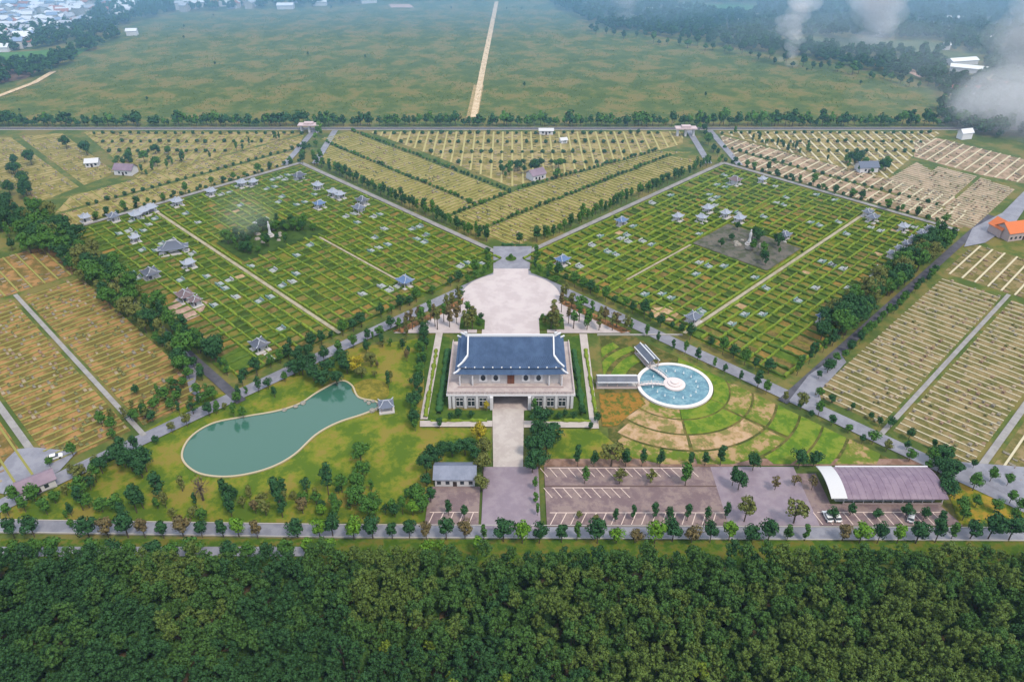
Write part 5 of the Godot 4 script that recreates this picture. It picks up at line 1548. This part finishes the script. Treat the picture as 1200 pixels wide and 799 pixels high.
	for t in town.size():
		var lo := Vector2(1e9, 1e9)
		var hi := -lo
		for p in town[t]:
			lo = lo.min(p)
			hi = hi.max(p)
		var n := 0
		var tries := 0
		while n < [190, 34, 60][t] and tries < 2000:
			tries += 1
			var p := Vector2(rnd(lo.x, hi.x), rnd(lo.y, hi.y))
			if not Geometry2D.is_point_in_polygon(p, town[t]): continue
			n += 1
			var k: int = [0, 0, 0, 1, 1, 2, 3][rng.randi() % 7]
			gable_house(Vector3(p.x, 0, p.y), rnd(8, 18), rnd(6, 10), rnd(4, 8), rnd(1.2, 2.8), [0.0, PI / 2][rng.randi() % 2] + rnd(-0.3, 0.3), walls[rng.randi() % 3], rr[k], "%s house of the far town beyond the meadow" % rn[k], "town_house", "%s houses of the far town" % rn[k], false)
	var lone := [[155, 41, 10, 0, "by the wood at the meadow edge"], [335, 10, 18, 0, "behind the meadow, broad and low"], [375, 6, 16, 0, "behind the meadow beside a wood"], [345, 3, 12, 0, "behind the broad low one"], [432, 3, 18, 0, "behind the meadow near the bare earth"], [763, 16, 12, 0, "in the far wood under thin smoke"], [815, 28, 16, 0, "in the far wood beside the dark grove"], [860, 30, 10, 0, "in the far wood under the smoke plume"], [1104, 26, 16, 0, "in the far wood above the clearing"], [1126, 26, 8, 0, "small beside the one above the clearing"], [1030, 42, 8, 0, "small at the edge of the clearing"], [1150, 48, 14, 0, "at the edge of the misty clearing"], [1108, 58, 7, 0, "alone below the clearing"], [1122, 100, 12, 2, "beside the white sheds"], [1122, 110, 9, 2, "below the white sheds"], [1150, 110, 12, 2, "under the mist bank"], [1170, 104, 14, 2, "under the mist bank by the edge"], [1130, 162, 8, 0, "in the mist on the back road"]]
	for e in lone:
		gable_house(px(e[0], e[1]), e[2], e[2] * 0.6, 4.5, 2.0, rnd(-0.4, 0.4), walls[1], rr[e[3]], "%s house %s" % [rn[e[3]], e[4]], "far_house", "", false)
	for e in [[1127, 75, 26, 0.25], [1135, 84, 28, -0.45]]:
		gable_house(px(e[0], e[1]), e[2], 9, 4.0, 1.6, e[3], walls[1], plain("shed_white", Color(0.72, 0.74, 0.75), 0.6), "long white shed, %s of a pair by the far wood" % ("upper" if e[1] < 80 else "lower"), "farm_shed", "", false, "shed")
	sheet("bare_earth", pxs([455, 5, 480, 5, 485, 9, 458, 9]), ground("far_earth", [Color(0.42, 0.28, 0.22), Color(0.5, 0.36, 0.3)], 60, 9), 0.1, "patch of bare earth behind the meadow", "earth")
	sheet("bare_earth", pxs([1058, 79, 1068, 80, 1085, 90, 1078, 91, 1062, 84]), mats["far_earth"], 0.1, "strip of bare earth at the meadow corner", "earth")
	# low dark band along the back edge of the meadow
	for k in 40:
		tree("far", pick("dark mid dark"), px(lerpf(690, 1100, k / 39.0) + rnd(-4, 4), lerpf(36, 104, k / 39.0) + rnd(-3, 3)), rnd(0.7, 1.3), "dark tree on the far edge of the meadow", "trees on the far edge of the meadow")

func smokes() -> void:
	for e in [[-360.0, 40.0, 0.0004, "low blue haze lying over the back fields and the meadow"], [-600.0, 60.0, 0.0006, "blue haze lying over the far meadow"], [-800.0, 90.0, 0.0015, "thicker blue haze over the far woods and town"]]:
		var mist := FogMaterial.new()
		mist.density = e[2]
		mist.albedo = Color(0.62, 0.84, 1.0)
		var f := FogVolume.new()
		f.name = numbered("haze_layer")
		f.shape = RenderingServer.FOG_VOLUME_SHAPE_BOX
		f.size = Vector3(2600, e[1], 1500 + e[0])
		f.material = mist
		add_child(f)
		f.position = Vector3(0, e[1] / 2, (e[0] - 1500.0) / 2)
		meta(f, e[3], "haze", "", "stuff")
	smoke(921, 78, 15.0, 50.0, 18, 0.017, "white plume of smoke rising at the far edge of the meadow", 0.05)
	smoke(1015, 52, 34.0, 50.0, 20, 0.008, "broad pale plume of smoke over the far wood", 0.1)
	smoke(1165, 118, 34.0, 75.0, 22, 0.0055, "pale bank of mist rising behind the white sheds", 0.25)
	smoke(1125, 150, 44.0, 14.0, 12, 0.0026, "low mist lying at the corner of the back road", 1.5)
	smoke(1185, 160, 44.0, 20.0, 12, 0.0026, "low mist lying over the far strips", 0.8)
	for e in [[905, 60, 120.0, 30.0], [1000, 60, 150.0, 34.0], [1080, 75, 150.0, 36.0], [1150, 110, 150.0, 34.0], [1190, 135, 130.0, 30.0], [960, 30, 170.0, 40.0], [1110, 35, 180.0, 42.0], [760, 20, 150.0, 32.0], [1060, 130, 90.0, 20.0]]:
		var veil := FogMaterial.new()
		veil.density = 0.0009
		veil.albedo = Color(0.93, 0.96, 1.0)
		var b := px(e[0], e[1])
		puff(b + Vector3(0, e[3] * 0.4, 0), Vector3(e[2], e[3], e[2] * 0.9), 0.0016, "wide thin veil of mist over the far woods", veil)
	smoke(735, 32, 22.0, 36.0, 12, 0.005, "thin smoke over the far wood", 0.0)
	smoke(280, 285, 18.0, 14.0, 8, 0.0014, "faint smoke drifting over the lake garden", 0.6)
